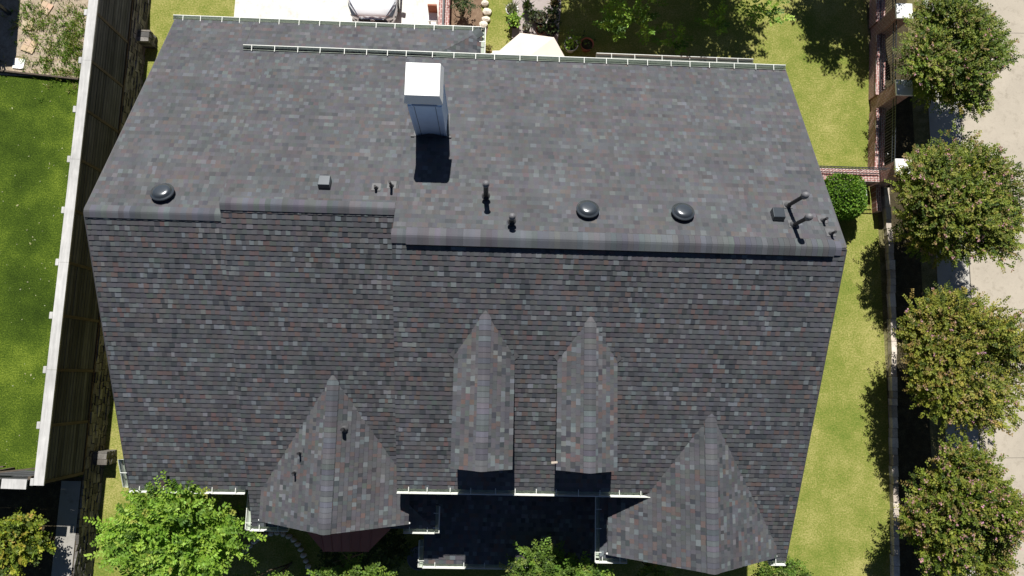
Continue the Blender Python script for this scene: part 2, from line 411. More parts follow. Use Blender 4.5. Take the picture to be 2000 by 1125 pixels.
# lower side hips beside the two front gables
roof_slope('side_hip_slope', (-1.50, -4.52, zmid), (0, 1, 0), nrm(-1, 0, SF), 1.6, 1.15, [(1, -1/lf, 0)])
roof_slope('side_hip_slope', (3.52, -5.20, ZR), (0, 1, 0), nrm(1, 0, SF), 2.08, 2.3, [(1, -1/lf, 0)])
# rake boards at the steps and ends
def rake(x, p, q):
    rk = MB(); rk.bar((x[0], p[0], p[1]-.085), (x[1], q[0], q[1]-.085), .035, .14); rk.build('rake_trim', M['drip'], house)
def fz(r, y): return r[1]-SF*(r[0]-y)
rake((XL-.18, XE-.02), RL, (YE, ZE)); rake((XE-.02, XE-.02), (YE, ZE), (YW, ZW)); rake((XL-.19, XL-.19), RL, (-3.35, fz(RL, -3.35)))
rake((XR+.02, XR+.02), RA, (YE, ZE)); rake((XR+.02, XR+.02), RA, (-5.20, fz(RA, -5.20)))
rake((XM1+.012, XM1+.012), RA, (-3.10, fz(RA, -3.10)))

CAPC = [(.086, .090, .101), (.095, .100, .111), (.076, .080, .090), (.090, .094, .104), (.071, .075, .084), (.102, .108, .119)]
def ridge_cap(a, b, sl, sr, wid, lift, name='ridge_cap', step=.145, parent=house, seed=3, side=None):
    """lapped cap shingles bent over a ridge from a to b; sl / sr = fall to the left / right of the direction"""
    rng = random.Random(seed); a = Vector(a); b = Vector(b); d = (b-a); n = max(1, int(d.length/step)); d.normalize()
    s_ = d.cross(Vector((0, 0, 1))).normalized()
    mb = MB(); c = rng.choice(CAPC); cnt = 0
    for i in range(n):
        if cnt <= 0: c = rng.choice(CAPC); cnt = rng.choice((1, 1, 2, 2, 3))
        cnt -= 1
        p0 = a+d*(i*step); p1 = a+d*min((b-a).length, (i+1)*step+.02)
        cc = tuple(x*rng.uniform(.93, 1.07) for x in c); h0 = lift+.012; h1 = lift+.002
        prof = []
        for k in range(-4, 5):
            t = k/4; x = t*wid; f_ = sl if t < 0 else sr
            r_ = .035; e = math.sqrt(x*x+r_*r_)-r_
            prof.append((x, -f_*e))
        for k in range(8):
            q = [p0+s_*prof[k][0]+V3(0, 0, prof[k][1]+h0), p0+s_*prof[k+1][0]+V3(0, 0, prof[k+1][1]+h0),
                 p1+s_*prof[k+1][0]+V3(0, 0, prof[k+1][1]+h1), p1+s_*prof[k][0]+V3(0, 0, prof[k][1]+h1)]
            mb.face(q, cc)
            mb.face([q[0], q[1], q[1]-V3(0, 0, .014), q[0]-V3(0, 0, .014)], tuple(x*.6 for x in cc))
        for e_ in (0, 8):
            q0 = p0+s_*prof[e_][0]+V3(0, 0, prof[e_][1]); q1 = p1+s_*prof[e_][0]+V3(0, 0, prof[e_][1])
            mb.face([q0+V3(0, 0, h0), q1+V3(0, 0, h1), q1-V3(0, 0, .02), q0-V3(0, 0, .02)], tuple(x*.7 for x in cc))
    return mb.build(name, M['shingle'], parent)
ridge_cap((XL-.17, RL[0], RL[1]), (XM0, RL[0], RL[1]), SB, SF, .17, .012, seed=4)
ridge_cap((XM0, RM[0], RM[1]), (XM1, RM[0], RM[1]), SB, SF, .17, .012, seed=5)
ridge_cap((XM1-.02, RA[0], RA[1]), (XR, RA[0], RA[1]), SB, SF, .19, .014, seed=6)
ridge_cap((XW, YW, ZW+.01), (XW-1.2*(YW-YE), YE, ZE-.16), .25, .25, .15, .012, 'hip_cap', seed=8)
# raised ridge vent with its own caps on the main ridge
rv = MB(); x0, x1 = XM1+.36, XR-.32
for sgn, s_ in ((1, SB), (-1, SF)):
    y = RA[0]+sgn*.205; z = RA[1]-s_*.205
    rv.hexa([(x0, y-.03, z-.02), (x1, y-.03, z-.02), (x1, y+.03, z-.02), (x0, y+.03, z-.02),
             (x0, y-.03, z+.05), (x1, y-.03, z+.05), (x1, y+.03, z+.05), (x0, y+.03, z+.05)])
for x in (x0, x1):
    rv.hexa([(x-.01, RA[0]-.2, RA[1]-.12), (x+.01, RA[0]-.2, RA[1]-.12), (x+.01, RA[0]+.2, RA[1]-.12), (x-.01, RA[0]+.2, RA[1]-.12),
             (x-.01, RA[0]-.2, RA[1]-.04), (x+.01, RA[0]-.2, RA[1]-.04), (x+.01, RA[0]+.2, RA[1]-.04), (x-.01, RA[0]+.2, RA[1]-.04)])
vent = rv.build('ridge_vent', M['black'], house)
ridge_cap((x0, RA[0], RA[1]+.01), (x1, RA[0], RA[1]+.01), SB, SF, .225, .055, 'vent_cap', seed=7, parent=vent)

# front gables
def gable(xr, yt, y0, zr, hl, hr, s, seed):
    l = math.sqrt(1+s*s); Ly = y0-yt
    roof_slope('gable_roof_slope', (xr-hl, yt, zr-s*hl), (0, 1, 0), nrm(1, 0, s), Ly, hl*l)
    roof_slope('gable_roof_slope', (xr+hr, yt, zr-s*hr), (0, 1, 0), nrm(-1, 0, s), Ly, hr*l)
    ridge_cap((xr, yt, zr), (xr, y0+.12, zr), s, s, .17, .012, seed=seed)
    t = MB()
    for q, h_ in ((-1, hl), (1, hr)):
        t.bar((xr, yt+.03, zr-.12), (xr+q*h_, yt+.03, zr-s*h_-.12), .04, .17)
    t.build('barge_board', M['white'], house)
    wl = MB(); yw = yt+.35; hl2, hr2 = hl-.35, hr-.35; zz = zr-.16
    A = [(xr-hl2, 0), (xr+hr2, 0), (xr+hr2, zz-s*hr2), (xr, zz), (xr-hl2, zz-s*hl2)]
    f0 = [(x, yw, z) for x, z in A]; f1 = [(x, y0-.2, z) for x, z in A]
    wl.face(f0); wl.face(f1[::-1])
    for i in range(5): j = (i+1) % 5; wl.face([f0[i], f0[j], f1[j], f1[i]])
    wl.build('gable_wall', M['brick'], house)
gable(-4.37, -4.262, .08, 6.404, 2.29, 2.13, .735, 11)
gable(6.30, -5.058, -.757, 6.79, 2.56, 2.52, .765, 12)
# dormers
def dormer(xr, yt, y0, zr, h, s, seed):
    d = thing_part('dormer', (xr, yt, zr))
    l = math.sqrt(1+s*s)
    roof_slope('dormer_roof_slope', (xr-h, yt, zr-s*h), (0, 1, 0), nrm(1, 0, s), y0-yt, h*l, parent=d)
    roof_slope('dormer_roof_slope', (xr+h, yt, zr-s*h), (0, 1, 0), nrm(-1, 0, s), y0-yt, h*l, parent=d)
    ridge_cap((xr, yt, zr), (xr, y0+.1, zr), s, s, .16, .012, parent=d, seed=seed)
    wl = MB(); yw = yt+.18; h2 = h-.16; zz = zr-.14; zb0 = 5.6
    A = [(xr-h2, zb0), (xr+h2, zb0), (xr+h2, zz-s*h2), (xr, zz), (xr-h2, zz-s*h2)]
    f0 = [(x, yw, z) for x, z in A]; f1 = [(x, y0-.4, z) for x, z in A]
    wl.face(f0); wl.face(f1[::-1])
    for i in range(5): j = (i+1) % 5; wl.face([f0[i], f0[j], f1[j], f1[i]])
    wl.build('dormer_wall', M['brick'], d)
    wn = MB(); wn.box(xr-.38, xr+.38, yw-.03, yw+.02, 6.5, 7.35)
    wn.box(xr-.32, xr+.32, yw-.045, yw-.031, 6.56, 7.29, mi=1); wn.box(xr-.015, xr+.015, yw-.06, yw-.046, 6.56, 7.29)
    wn.build('dormer_window', [M['white'], M['glass']], d)
def thing_part(name, loc):
    o = bpy.data.objects.new(name, None); C.objects.link(o); o.parent = house; o.location = loc; o.empty_display_size = .2; return o
dormer(-.10, -2.292, 1.83, 8.06, .81, .70, 21)
dormer(2.70, -2.29, 1.74, 8.02, .81, .70, 22)
# metal saddle flashing under each dormer's back corners
for xr in (-.10, 2.70):
    for q in (-1, 1):
        fl = MB(); x = xr+q*.82; y = .66; z = RA[1]-SF*(RA[0]-y)+.022
        fl.face([(x-q*.02, y-.10, z-.048), (x+q*.07, y-.01, z), (x+q*.13, y+.03, z+.018), (x-q*.02, y+.18, z+.09)], (.10, .10, .105))
        fl.build('flashing', M['shingle'], house)

# walls: one prism per block, following the roof from below
def block(x0, x1, prof):
    wl = MB(); f0 = [(x0, y, z) for y, z in prof]; f1 = [(x1, y, z) for y, z in prof]
    wl.face(f0); wl.face(f1[::-1])
    for i in range(len(prof)): j = (i+1) % len(prof); wl.face([f0[j], f0[i], f1[i], f1[j]])
    wl.build('wall', M['brick'], house)
dz = .16
block(XL+.2, XM0, [(-3.0, 0), (10.9, 0), (10.9, zb(10.9)-dz), (YE, ZE-dz), (RL[0], RL[1]-dz), (-3.0, RL[1]-SF*(RL[0]+3.0)-dz)])
block(XM0+.01, XM1, [(-4.2, 0), (10.9, 0), (10.9, zb(10.9)-.3), (RM[0], RM[1]-dz), (-4.2, RM[1]-SF*(RM[0]+4.2)-dz)])
block(XM1+.01, 3.9, [(-2.85, 0), (9.75, 0), (9.75, zb(9.75)-dz), (RA[0], RA[1]-dz), (-2.85, RA[1]-SF*(RA[0]+2.85)-dz)])
block(3.91, XR-.35, [(-2.85, 0), (9.75, 0), (9.75, zb(9.75)-dz), (RA[0], RA[1]-dz), (-2.85, RA[1]-SF*(RA[0]+2.85)-dz)])
block(6.4, XR-.352, [(-4.9, 0), (-2.86, 0), (-2.86, RA[1]-SF*(RA[0]+2.86)-dz-.01), (-4.9, RA[1]-SF*(RA[0]+4.9)-dz)])
block(-2.4, XW-.35, [(9.76, 0), (10.9, 0), (10.9, zb(10.9)-.3), (9.76, zb(11)-.3)])

# gutters with strap hangers
def gutter(a, b, out, w_=.125, h_=.11, straps=0, parent=house, strapw=.020, hang=True):
    """open trough from a to b (points on the roof edge), out = horizontal outward direction"""
    a = Vector(a); b = Vector(b); o_ = Vector(out).normalized(); up = V3(0, 0, 1); t = .008
    g = MB(); base = [(a, b)]
    def strip(o0, z0, o1, z1, mi):
        # plate between two profile points, given thickness t
        n2 = Vector((z1-z0, -(o1-o0))).normalized()*t
        P_ = lambda e, oo, zz: e+o_*oo+up*zz
        q = [P_(a, o0, z0), P_(b, o0, z0), P_(b, o1, z1), P_(a, o1, z1)]
        r_ = [P_(a, o0+n2.x, z0+n2.y), P_(b, o0+n2.x, z0+n2.y), P_(b, o1+n2.x, z1+n2.y), P_(a, o1+n2.x, z1+n2.y)]
        g.hexa(q+r_, (1, 1, 1), mi)
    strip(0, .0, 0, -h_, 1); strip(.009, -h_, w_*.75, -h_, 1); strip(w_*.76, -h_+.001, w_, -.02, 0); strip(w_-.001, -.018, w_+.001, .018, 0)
    g.box(0, 0, 0, 0, 0, 0) if False else None
    # rolled outer lip
    g.bar(a+o_*(w_+.012)+up*.016, b+o_*(w_+.012)+up*.016, .020, .02)
    for e in (a, b):
        d = (b-a).normalized(); s_ = -.004 if e is a else .004
        p = e+d*s_
        g.face([p, p+o_*w_, p+o_*w_-up*.02, p+o_*w_*.75-up*h_, p-up*h_])
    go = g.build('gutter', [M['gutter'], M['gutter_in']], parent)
    n = straps or max(1, int((b-a).length/.78)); rng = random.Random(int(a.length*100))
    for i in range(n):
        p = a.lerp(b, (i+.5+rng.uniform(-.12, .12))/n); d = (b-a).normalized()
        s_ = MB(); s_.bar(p-o_*.05+up*.030, p+o_*(w_+.02)+up*.030, strapw, .010)
        s_.build('gutter_hanger', M['gutter'], go, loc=p)
    return go
gutter((XG, YE, ZE+.05), (XR, YE, ZE+.05), (0, 1, 0), straps=25)
gutter((XL, YW, ZW+.0), (XW, YW, ZW), (0, 1, 0), straps=16)
gutter((XW, YE+.16, ZW), (XW, YW+.12, ZW), (1, 0, 0), straps=1)
zl = RL[1]-SF*(RL[0]+3.35)
gutter((XL-.17, -3.35, zl), (XM0-.1, -3.35, zl), (0, -1, 0), straps=5)
gutter((XL-.20, -3.35, zl), (XL-.20, -2.5, zl+.45), (-1, 0, 0), straps=1)
gutter((XM1, -3.10, ZG), (4.86, -3.10, ZG), (0, -1, 0), straps=12)
gutter((XM0-.05, -4.52, zmid), (-5.95, -4.52, zmid), (0, -1, 0), straps=2)
gutter((XM0-.05, -4.64, zmid), (XM0-.05, -3.50, zmid), (-1, 0, 0), straps=2)
gutter((-2.45, -4.52, zmid), (-1.50, -4.52, zmid), (0, -1, 0), straps=2)
gutter((-1.50, -4.64, zmid), (-1.50, -3.85, zmid), (1, 0, 0), straps=2)
gutter((3.52, -5.32, ZR), (3.52, -3.40, ZR), (-1, 0, 0), straps=3)
gutter((3.40, -5.20, ZR), (4.35, -5.20, ZR), (0, -1, 0), straps=2)
gutter((8.7, -5.20, ZR), (XR, -5.20, ZR), (0, -1, 0), straps=1)
# porch roof between the gables
ZP, YP, SP = 2.97, -5.84, .25
roof_slope('porch_roof_slope', (-1.90, YP, ZP), (1, 0, 0), nrm(0, 1, SP), 5.6, 2.7*math.sqrt(1+SP*SP))
gutter((-1.93, YP, ZP), (3.9, YP, ZP), (0, -1, 0), straps=7)
gutter((-1.93, YP-.12, ZP), (-1.93, YP+.72, ZP+.0), (-1, 0, 0), straps=2)
for x in (-1.6, .2, 2.0):
    pc = MB(); pc.box(x-.1, x+.1, YP+.25, YP+.45, 0, ZP-.12); pc.build('porch_post', M['white'], house)
# red metal roof over the bay window
B0 = [at(592, 1030, 3.45), at(632, 1077.5, 2.85), at(719, 1077.5, 2.85), at(768, 1028, 3.45)]
b = MB(); tp = [V3(-5.3, -3.9, 3.75), V3(-3.4, -3.9, 3.75)]
b.face([B0[0], B0[1], tp[0]]); b.face([B0[1], B0[2], tp[1], tp[0]]); b.face([B0[2], B0[3], tp[1]])
for i in range(3):
    p, q = B0[i], B0[i+1]; b.face([p, q, q-V3(0, 0, .12), p-V3(0, 0, .12)])
for k in range(1, 5):
    p = B0[1].lerp(B0[2], k/5); q = tp[0].lerp(tp[1], k/5); b.bar(p+V3(0, 0, .012), q+V3(0, 0, .012), .02, .03)
for p, q in ((B0[1], tp[0]), (B0[2], tp[1])): b.bar(p+V3(0, 0, .01), q+V3(0, 0, .01), .035, .03)
b.build('bay_roof', M['red_metal'], house)
# lower patio-cover gutter behind the main eave
pr = MB(); pr.box(3.6, 9.3, 9.8, 11.62, 2.86, 2.95); pr.build('patio_cover', M['deck'], house)
gutter((3.6, 11.62, 2.98), (9.3, 11.62, 2.98), (0, 1, 0), straps=6)

# chimney
ch = thing_part('chimney', (-1.77, 7.3, 6.8))
cx0, cx1, cy0, cy1, zt = -2.20, -1.355, 6.88, 7.72, 9.40
b = MB(); b.box(cx0, cx1, cy0, cy1, 6.5, zt)
for x in (cx0, cx1):
    for y in (cy0, cy1): b.box(x-.012-.05*(x == cx1)*1, x+.012+.05*(x == cx0), y-.012-.05*(y == cy1), y+.012+.05*(y == cy0), 6.5, zt+.001)
b.bar((cx0+.15, cy0-.004, 7.0), (cx0+.15, cy0-.004, zt-.02), .008, .006, (0, 1, 0), mi=1); b.bar((cx1-.15, cy0-.004, 7.0), (cx1-.15, cy0-.004, zt-.02), .008, .006, (0, 1, 0), mi=1)
b.build('chimney_body', [M['siding'], M['deck']], ch)
b = MB(); b.box(cx0+.12, cx1-.12, cy0+.14, cy1-.10, zt-.1, zt+.28); b.build('flue_recess_shade', M['black'], ch)  # solid black block; shade of the recess below the cap put into colour
for x in (cx0+.06, cx1-.06):
    for y in (cy0+.06, cy1-.06):
        b = MB(); b.box(x-.04, x+.04, y-.04, y+.04, zt, zt+.28); b.build('cap_post', M['siding'], ch)
b = MB(); e = .06; zc = zt+.27
p0 = [(cx0-e, cy0-e, zc), (cx1+e, cy0-e, zc), (cx1+e, cy1+e, zc), (cx0-e, cy1+e, zc)]
p1 = [(x, y, zc+.045) for x, y, z in p0]; i_ = .07
p2 = [(cx0-e+.045, cy0-e+.085, zc+.33), (cx1+e-.07, cy0-e+.085, zc+.33), (cx1+e-.07, cy1+e-.03, zc+.33), (cx0-e+.045, cy1+e-.03, zc+.33)]
b.hexa(p0+p1); 
for i in range(4): j = (i+1) % 4; b.face([p1[i], p1[j], p2[j], p2[i]])
b.face(p2)
b.build('chimney_cap', M['white'], ch)
b = MB()   # cricket and flashing at the base
zf = zb(cy0); b.face([(cx0-.05, cy0-.06, zb(cy0-.06)+.025), (cx1+.05, cy0-.06, zb(cy0-.06)+.025), ((cx0+cx1)/2, cy0+.01, zf+.19)])
for x, q in ((cx0, -1), (cx1, 1)):
    b.face([(x+q*.01, cy0-.05, zb(cy0-.05)+.03), (x+q*.07, cy0-.05, zb(cy0-.05)+.025), (x+q*.07, cy1, zb(cy1)+.025), (x+q*.01, cy1, zb(cy1)+.03)])
    b.box(x+q*.10-.05, x+q*.10+.05, cy0-.07, cy0-.02, zf-.02, zf+.09)
b.build('flashing', M['lead'], ch)

# roof vents
def bp(u, v):
    p = on_plane(u, v, RA[1], RA[0], SB)
    if p.x < XM0: s_ = (RL[1]-ZE)/(YE-RL[0]); return on_plane(u, v, RL[1], RL[0], s_)
    if p.x < XM1: s_ = (RM[1]-ZE)/(YE-RM[0]); return on_plane(u, v, RM[1], RM[0], s_)
    return p
TB = Matrix.Rotation(-math.atan(SB), 3, 'X')           # tilt with the back slope
def dome_vent(u, v):
    p = bp(u, v); d = thing_part('dome_vent', p)
    b = MB(); b.box(p.x-.30, p.x+.30, p.y-.30, p.y+.30, 0, 0); b = MB()
    fl_ = [Vector(q) for q in ((-.3, -.3, .02), (.3, -.3, .02), (.3, .3, .02), (-.3, .3, .02))]
    b.lathe([(.20, -.05), (.20, .17)], p, 28, mat=TB); b.build('vent_throat', M['black'], d)
    b = MB(); b.lathe([(.295, .085), (.30, .10), (.305, .125), (.297, .135), (.262, .142), (.25, .155), (.235, .19), (.20, .215), (.14, .228), (.07, .233), (.0005, .234)], p, 40, mat=TB)
    b.build('vent_dome', M['vent_metal'], d, smooth=True)
for u, v in ((320, 381), (1147, 414), (1332, 419)): dome_vent(u, v)
def box_vent(u, v):
    p = bp(u, v)+V3(0, -.05, .02); b = MB(); w_, h_ = .155, .15
    b.hexa([p+TB@V3(x, y, z) for x, y, z in ((-w_, -.17, 0), (w_, -.17, 0), (w_, .16, 0), (-w_, .16, 0), (-w_, -.15, .17), (w_, -.15, .17), (w_*.97, .15, .21), (-w_*.97, .15, .21))])
    b.build('box_vent', M['vent_metal'], house, bevel=.012)
box_vent(636, 358); box_vent(1516, 420)
def pipe(u, v, h, r_, cap=None, boot=True, pw=None, tone='black', tilt=None, lean=0):
    SH = Matrix(((1, 0, 0), (0, 1, lean), (0, 0, 1)))
    T_ = tilt or TB
    p = pw or bp(u, v); d = thing_part('vent_pipe', p)
    b = MB(); b.tube([p-V3(0, 0, .1), p+V3(0, lean*h, h)], r_, 14)
    b.build('pipe', M[tone], d, smooth=False)
    if boot:
        b = MB(); b.lathe([(r_*2.1, .0), (r_*1.9, .035), (r_*1.15, .11), (r_*1.05, .13)], p, 18)
        q = .12; b.hexa([p+T_@V3(x, y, z) for z in (.012, .022) for x, y in ((-q, -q*.8), (q, -q*.8), (q, q*1.4), (-q, q*1.4))]); b.build('pipe_boot', M['lead'], d)
    if cap == 'mushroom':
        b = MB(); R0 = cap_r(r_); b.lathe([(r_*1.02, h-.03), (R0, h-.02), (R0*1.02, h+.03), (R0*.9, h+.085), (R0*.55, h+.12), (.001, h+.13)], p, 24)
        b.build('pipe_cap', M['grey_cap'], d, smooth=True)
        b = MB(); b.lathe([(R0*.95, h-.06), (R0*.98, h-.021)], p, 24); b.build('cap_skirt', M['black'], d)
    if cap == 'collar':
        b = MB(); R0 = r_*1.32; b.lathe([(r_, h-.03), (R0, h-.02), (R0, h+.03), (R0*.7, h+.05), (R0*.65, h+.07), (.001, h+.075)], p, 24, mat=SH)
        b.build('pipe_cap', M['grey_cap'], d, smooth=True)
        b = MB(); b.lathe([(r_*1.6, .16), (r_*1.7, .22), (r_*1.1, .23), (r_*1.0, .24)], p, 20, mat=SH); b.build('storm_collar', M['black'], d)
def cap_r(r_): return r_*1.75
pipe(949, 389, .84, .066, 'collar', False, lean=.19); pipe(999, 438, .50, .066, 'collar', False, lean=.15)
pipe(735, 368, .24, .032); pipe(765, 364, .44, .034)
pipe(1538, 402, 1.02, .052, 'mushroom'); pipe(1549, 440, .88, .052, 'mushroom')
pipe(1606, 431, .28, .034); pipe(1622, 457, .28, .034)
for u, v, sg in ((672, 838, 1), (587, 884, -1), (577, 922, -1)):
    d_ = AX@np.array([u-CX, -(v-CY), -FPX]); s_ = .735*sg; t_ = (6.404+s_*(-4.37)-CAM_H)/(d_[2]+s_*d_[0])
    pipe(u, v, .30, .034 if sg < 0 else .05, tilt=Matrix.Rotation(math.atan(.735)*sg, 3, 'Y'), pw=V3(d_[0]*t_, d_[1]*t_, CAM_H+d_[2]*t_))
# pale shingle scraps left on the front slope
b = MB(); p = on_plane(1083, 903, RA[1], RA[0], SF); b.box(p.x-.07, p.x+.06, p.y-.02, p.y+.02, p.z-.01, p.z+.03, rz=.1)
b.build('wood_scrap', mat_flat('pale_wood', (.42, .36, .29), .8), house)

# ------------------------------------------------------------ wooden fence on the stone retaining wall
fence = thing('wooden_fence', 'long weathered wooden fence with grey cap board above the stone retaining wall', 'fence', (-14.1, 4, ZN))
FY = [-3.48+1.772*k for k in range(12)]; FT = ZN+2.13
fr = random.Random(5)
def board_panel(a, b, parent, face, n=13, z0=ZN+.06, z1=FT-.06):
    """panel of horizontal boards from a to b (x,y)"""
    mb = MB(); a = Vector((*a, 0)); b = Vector((*b, 0)); hgt = (z1-z0)/n
    for i in range(n):
        k = fr.uniform(.62, 1.3); off = fr.uniform(-.004, .004); f_ = Vector((*face, 0))*off
        z = z0+hgt*(i+.5)
        mb.bar(a+f_+V3(0, 0, z), b+f_+V3(0, 0, z), .022, hgt-.022, col=(k*.97, k*.98, k))
    return mb.build('board_panel', M['wood'], parent)
for k in range(len(FY)-1):
    board_panel((-14.03, FY[k]+.05), (-14.03, FY[k+1]-.05), fence, (1, 0))
for k, y in enumerate(FY):
    b = MB(); b.box(-14.065, -13.995, y-.05, y+.05, ZN-.02, FT-.02, col=(1, 1, 1)); b.build('post', M['warmwood'], fence)
    b = MB(); b.box(-14.42, -14.31, y-.115, y+.115, FT-.005, FT+.05); b.build('post_cap', M['greywood'], fence, bevel=.015)
b = MB(); b.box(-14.04, -13.98, FY[0]+.05, FY[-1], ZN-.01, ZN+.055, col=(1, .9, .7)); b.build('bottom_rail', M['warmwood'], fence)
for k in range(0, len(FY)-1, 2):
    b = MB(); y1 = FY[min(k+2, len(FY)-1)]; q = fr.uniform(.92, 1.05)
    b.box(-14.30+fr.uniform(-.006, .006), -13.98, FY[k]-(.10 if k == 0 else -.003), y1-.003, FT+.0, FT+.055, (q, q, q)); b.build('cap_board', M['greywood'], fence)
ff = thing('wooden_fence', 'short broken run of wooden fence turning left at the bottom of the turf', 'fence', (-15.5, -3.55, ZN))
board_panel((-14.07, -3.46), (-18.2, -3.36), ff, (0, 1))
for k, x in enumerate((-14.9, -15.75, -16.6, -17.5)):
    b = MB(); b.box(x-.40, x+.38, -3.70+.02*k, -3.40+.02*k, FT+.0, FT+.05, rz=R(-1.5+fr.uniform(-1.5, 1.5))); b.build('cap_board', M['greywood'], ff)
b = MB(); b.bar((-14.5, -3.10, FT-.35), (-16.0, -3.28, FT-.25), .04, .14); b.bar((-15.5, -3.06, FT-.3), (-17.6, -3.20, FT-.15), .04, .14); b.build('brace', M['warmwood'], ff)
b = MB()
for x in (-14.5, -16.4, -18.2): b.box(x-.05, x+.05, -3.42, -3.32, ZN-.02, FT-.03)
b.build('post', M['warmwood'], ff)

# stone retaining wall: random coursed stones
STC = [(.135, .127, .115), (.165, .156, .142), (.105, .10, .092), (.14, .128, .112), (.19, .18, .168), (.08, .078, .075)]
rw = thing('retaining_wall', 'dry laid brown stone retaining wall below the wooden fence', 'wall', (-13.9, 3, 0))
def stones(mb, xa, xb, ya, yb, z0, z1, rows, face='x', lmin=.18, lmax=.45, seed=1, cols=STC, jit=.03, batter=0):
    rng = random.Random(seed); hz = (z1-z0)/rows
    for i in range(rows):
        y = ya+rng.uniform(-.1, 0); zz = z0+i*hz
        while y < yb:
            l = rng.uniform(lmin, lmax); c = rng.choice(cols); k = rng.uniform(.8, 1.15); bo = batter*(1-(i+.5)/rows)
            p = []
            y0_, y1_ = max(ya, y)+.008, min(yb, y+l)-.008
            if y1_-y0_ > .04:
                for z_ in (zz+.005, zz+hz-.007):
                    for x_, y_ in ((xa, y0_), (xb+bo, y0_), (xb+bo, y1_), (xa, y1_)):
                        p.append((x_+(rng.uniform(-jit, jit) if x_ != xa else 0), y_+rng.uniform(-.01, .01), z_+rng.uniform(-.006, .006)))
                mb.hexa(p, tuple(q*k for q in c))
            y += l
mb = MB(); stones(mb, -14.3, -13.96, -9, 16.5, 0, 1.0, 6, batter=.09); mb.box(-14.4, -14.02, -9, 16.5, -.1, .985, (.08, .07, .06)); mb.build('stone_courses', M['stone'], rw)
for q, y in enumerate((-3.0, 13.0)):
    mb = MB(); stones(mb, -13.98, -13.46, y-.24, y+.24, 0, .62, 4, seed=20+q, lmin=.15, lmax=.3); mb.box(-13.9, -13.56, y-.2, y+.2, .0, .6, (.1, .09, .08)); mb.build('buttress', M['stone'], rw)
STL = [(.58, .51, .43), (.64, .57, .49), (.50, .44, .37), (.68, .62, .54), (.44, .38, .32)]
kw = thing('stone_wall', 'low pale limestone wall edging the right side of the lawn', 'wall', (15.4, 0, 0))
mb = MB(); rng = random.Random(9); y = -9.0
while y < 7.9:
    l = rng.uniform(.25, .55); x = 15.06+(y+9)*(.56/13.4) if y < 4.43 else 15.61-.02*(y-4.43)
    c = rng.choice(STL); k = rng.uniform(.85, 1.1)
    mb.box(x-.02+rng.uniform(-.015, .015), x+.19+rng.uniform(-.015, .015), y+.008, y+l-.008, 0, .24+rng.uniform(-.02, .02), tuple(v*k for v in c), rz=rng.uniform(-.04, .04))
    mb.box(x, x+.17, y, y+l, 0, .20, (.2, .17, .14)); y += l
mb.build('stone_courses', M['stone'], kw)

# ------------------------------------------------------------ brick pillars and iron fence on the right
PILL = [at(1768, 20, 1.92), at(1768, 170, 1.92), at(1767, 325, 1.92)]
names = ['brick pillar with white cap at the top edge of the photo, beside the lawn', 'middle brick pillar with white cap between two iron fence panels', 'corner brick pillar with white cap where the brick wall meets the iron fence']
pil = None
for i, p in enumerate(PILL):
    if pil is None:
        t = thing('brick_pillar', names[i], 'pillar', (p.x, p.y, 0), 'brick pillars with white caps'); pil = t
        b = MB(); b.box(p.x-.27, p.x+.27, p.y-.26, p.y+.26, 0, 1.80); b.build('shaft', M['brick'], t)
        b = MB(); b.box(p.x-.315, p.x+.315, p.y-.305, p.y+.305, 1.80, 1.88)
        c = [(p.x+sx*.315, p.y+sy*.305, 1.88) for sx, sy in ((-1, -1), (1, -1), (1, 1), (-1, 1))]
        for k in range(4): b.face([c[k], c[(k+1) % 4], (p.x, p.y, 1.95)])
        b.build('cap', M['white'], t)
    else:
        t = copy_tree(pil); t.location = (p.x, p.y, 0); t['label'] = names[i]
def iron_fence(a, b, z0, z1, label, n):
    t = thing('iron_fence', label, 'fence', ((a[0]+b[0])/2, (a[1]+b[1])/2, z0), 'black iron fence panels')
    for z in (z0+.06, z1-.18, z1):
        mb = MB(); mb.bar((*a, z), (*b, z), .032, .022); mb.build('rail', M['black_metal'], t)
    mb = MB()
    for i in range(n):
        k = (i+.5)/n; x = a[0]+(b[0]-a[0])*k; y = a[1]+(b[1]-a[1])*k; mb.tube([(x, y, z0), (x, y, z1+.03)], .009, 6)
    for i in range(3):
        k = (i+.5)/3; x = a[0]+(b[0]-a[0])*k; y = a[1]+(b[1]-a[1])*k; d = (Vector(b)-Vector(a)).normalized()
        mb.tube([(x+d.x*.09*math.cos(q*.524), y+d.y*.09*math.cos(q*.524), (z0+z1)/2+.09*math.sin(q*.524)) for q in range(13)], .008, 5, cap=False)
    mb.build('pickets', M['black_metal'], t)
lowall = thing('brick_wall', 'low red brick wall under the iron fence between the white capped pillars', 'wall', (15.3, 11, 0))
for i in range(-1, 2):
    p = PILL[i] if i >= 0 else PILL[0]+(PILL[0]-PILL[1]); q = PILL[i+1]
    a, c = (p.x-.16, p.y-.28), (q.x-.16, q.y+.28)
    b = MB(); b.hexa([(a[0]-.17, a[1], 0), (a[0]+.17, a[1], 0), (c[0]+.17, c[1], 0), (c[0]-.17, c[1], 0), (a[0]-.17, a[1], .5), (a[0]+.17, a[1], .5), (c[0]+.17, c[1], .5), (c[0]-.17, c[1], .5)])
    w_ = b.build('wall_panel', M['brick'], lowall)
    b = MB(); b.hexa([(x_+s_*.185, y_, z_) for z_ in (.501, .56) for (x_, y_), s_ in ((a, -1), (a, 1), (c, 1), (c, -1))]); b.build('coping', M['brick_top_x'], w_)
    iron_fence((a[0]-.05, a[1]), (c[0]-.05, c[1]), .57, 1.66, ['black iron fence panel running off the top edge of the photo', 'black iron fence panel between the top two white capped pillars', 'black iron fence panel above the lit brick coping, next to the corner pillar'][i+1], 22)
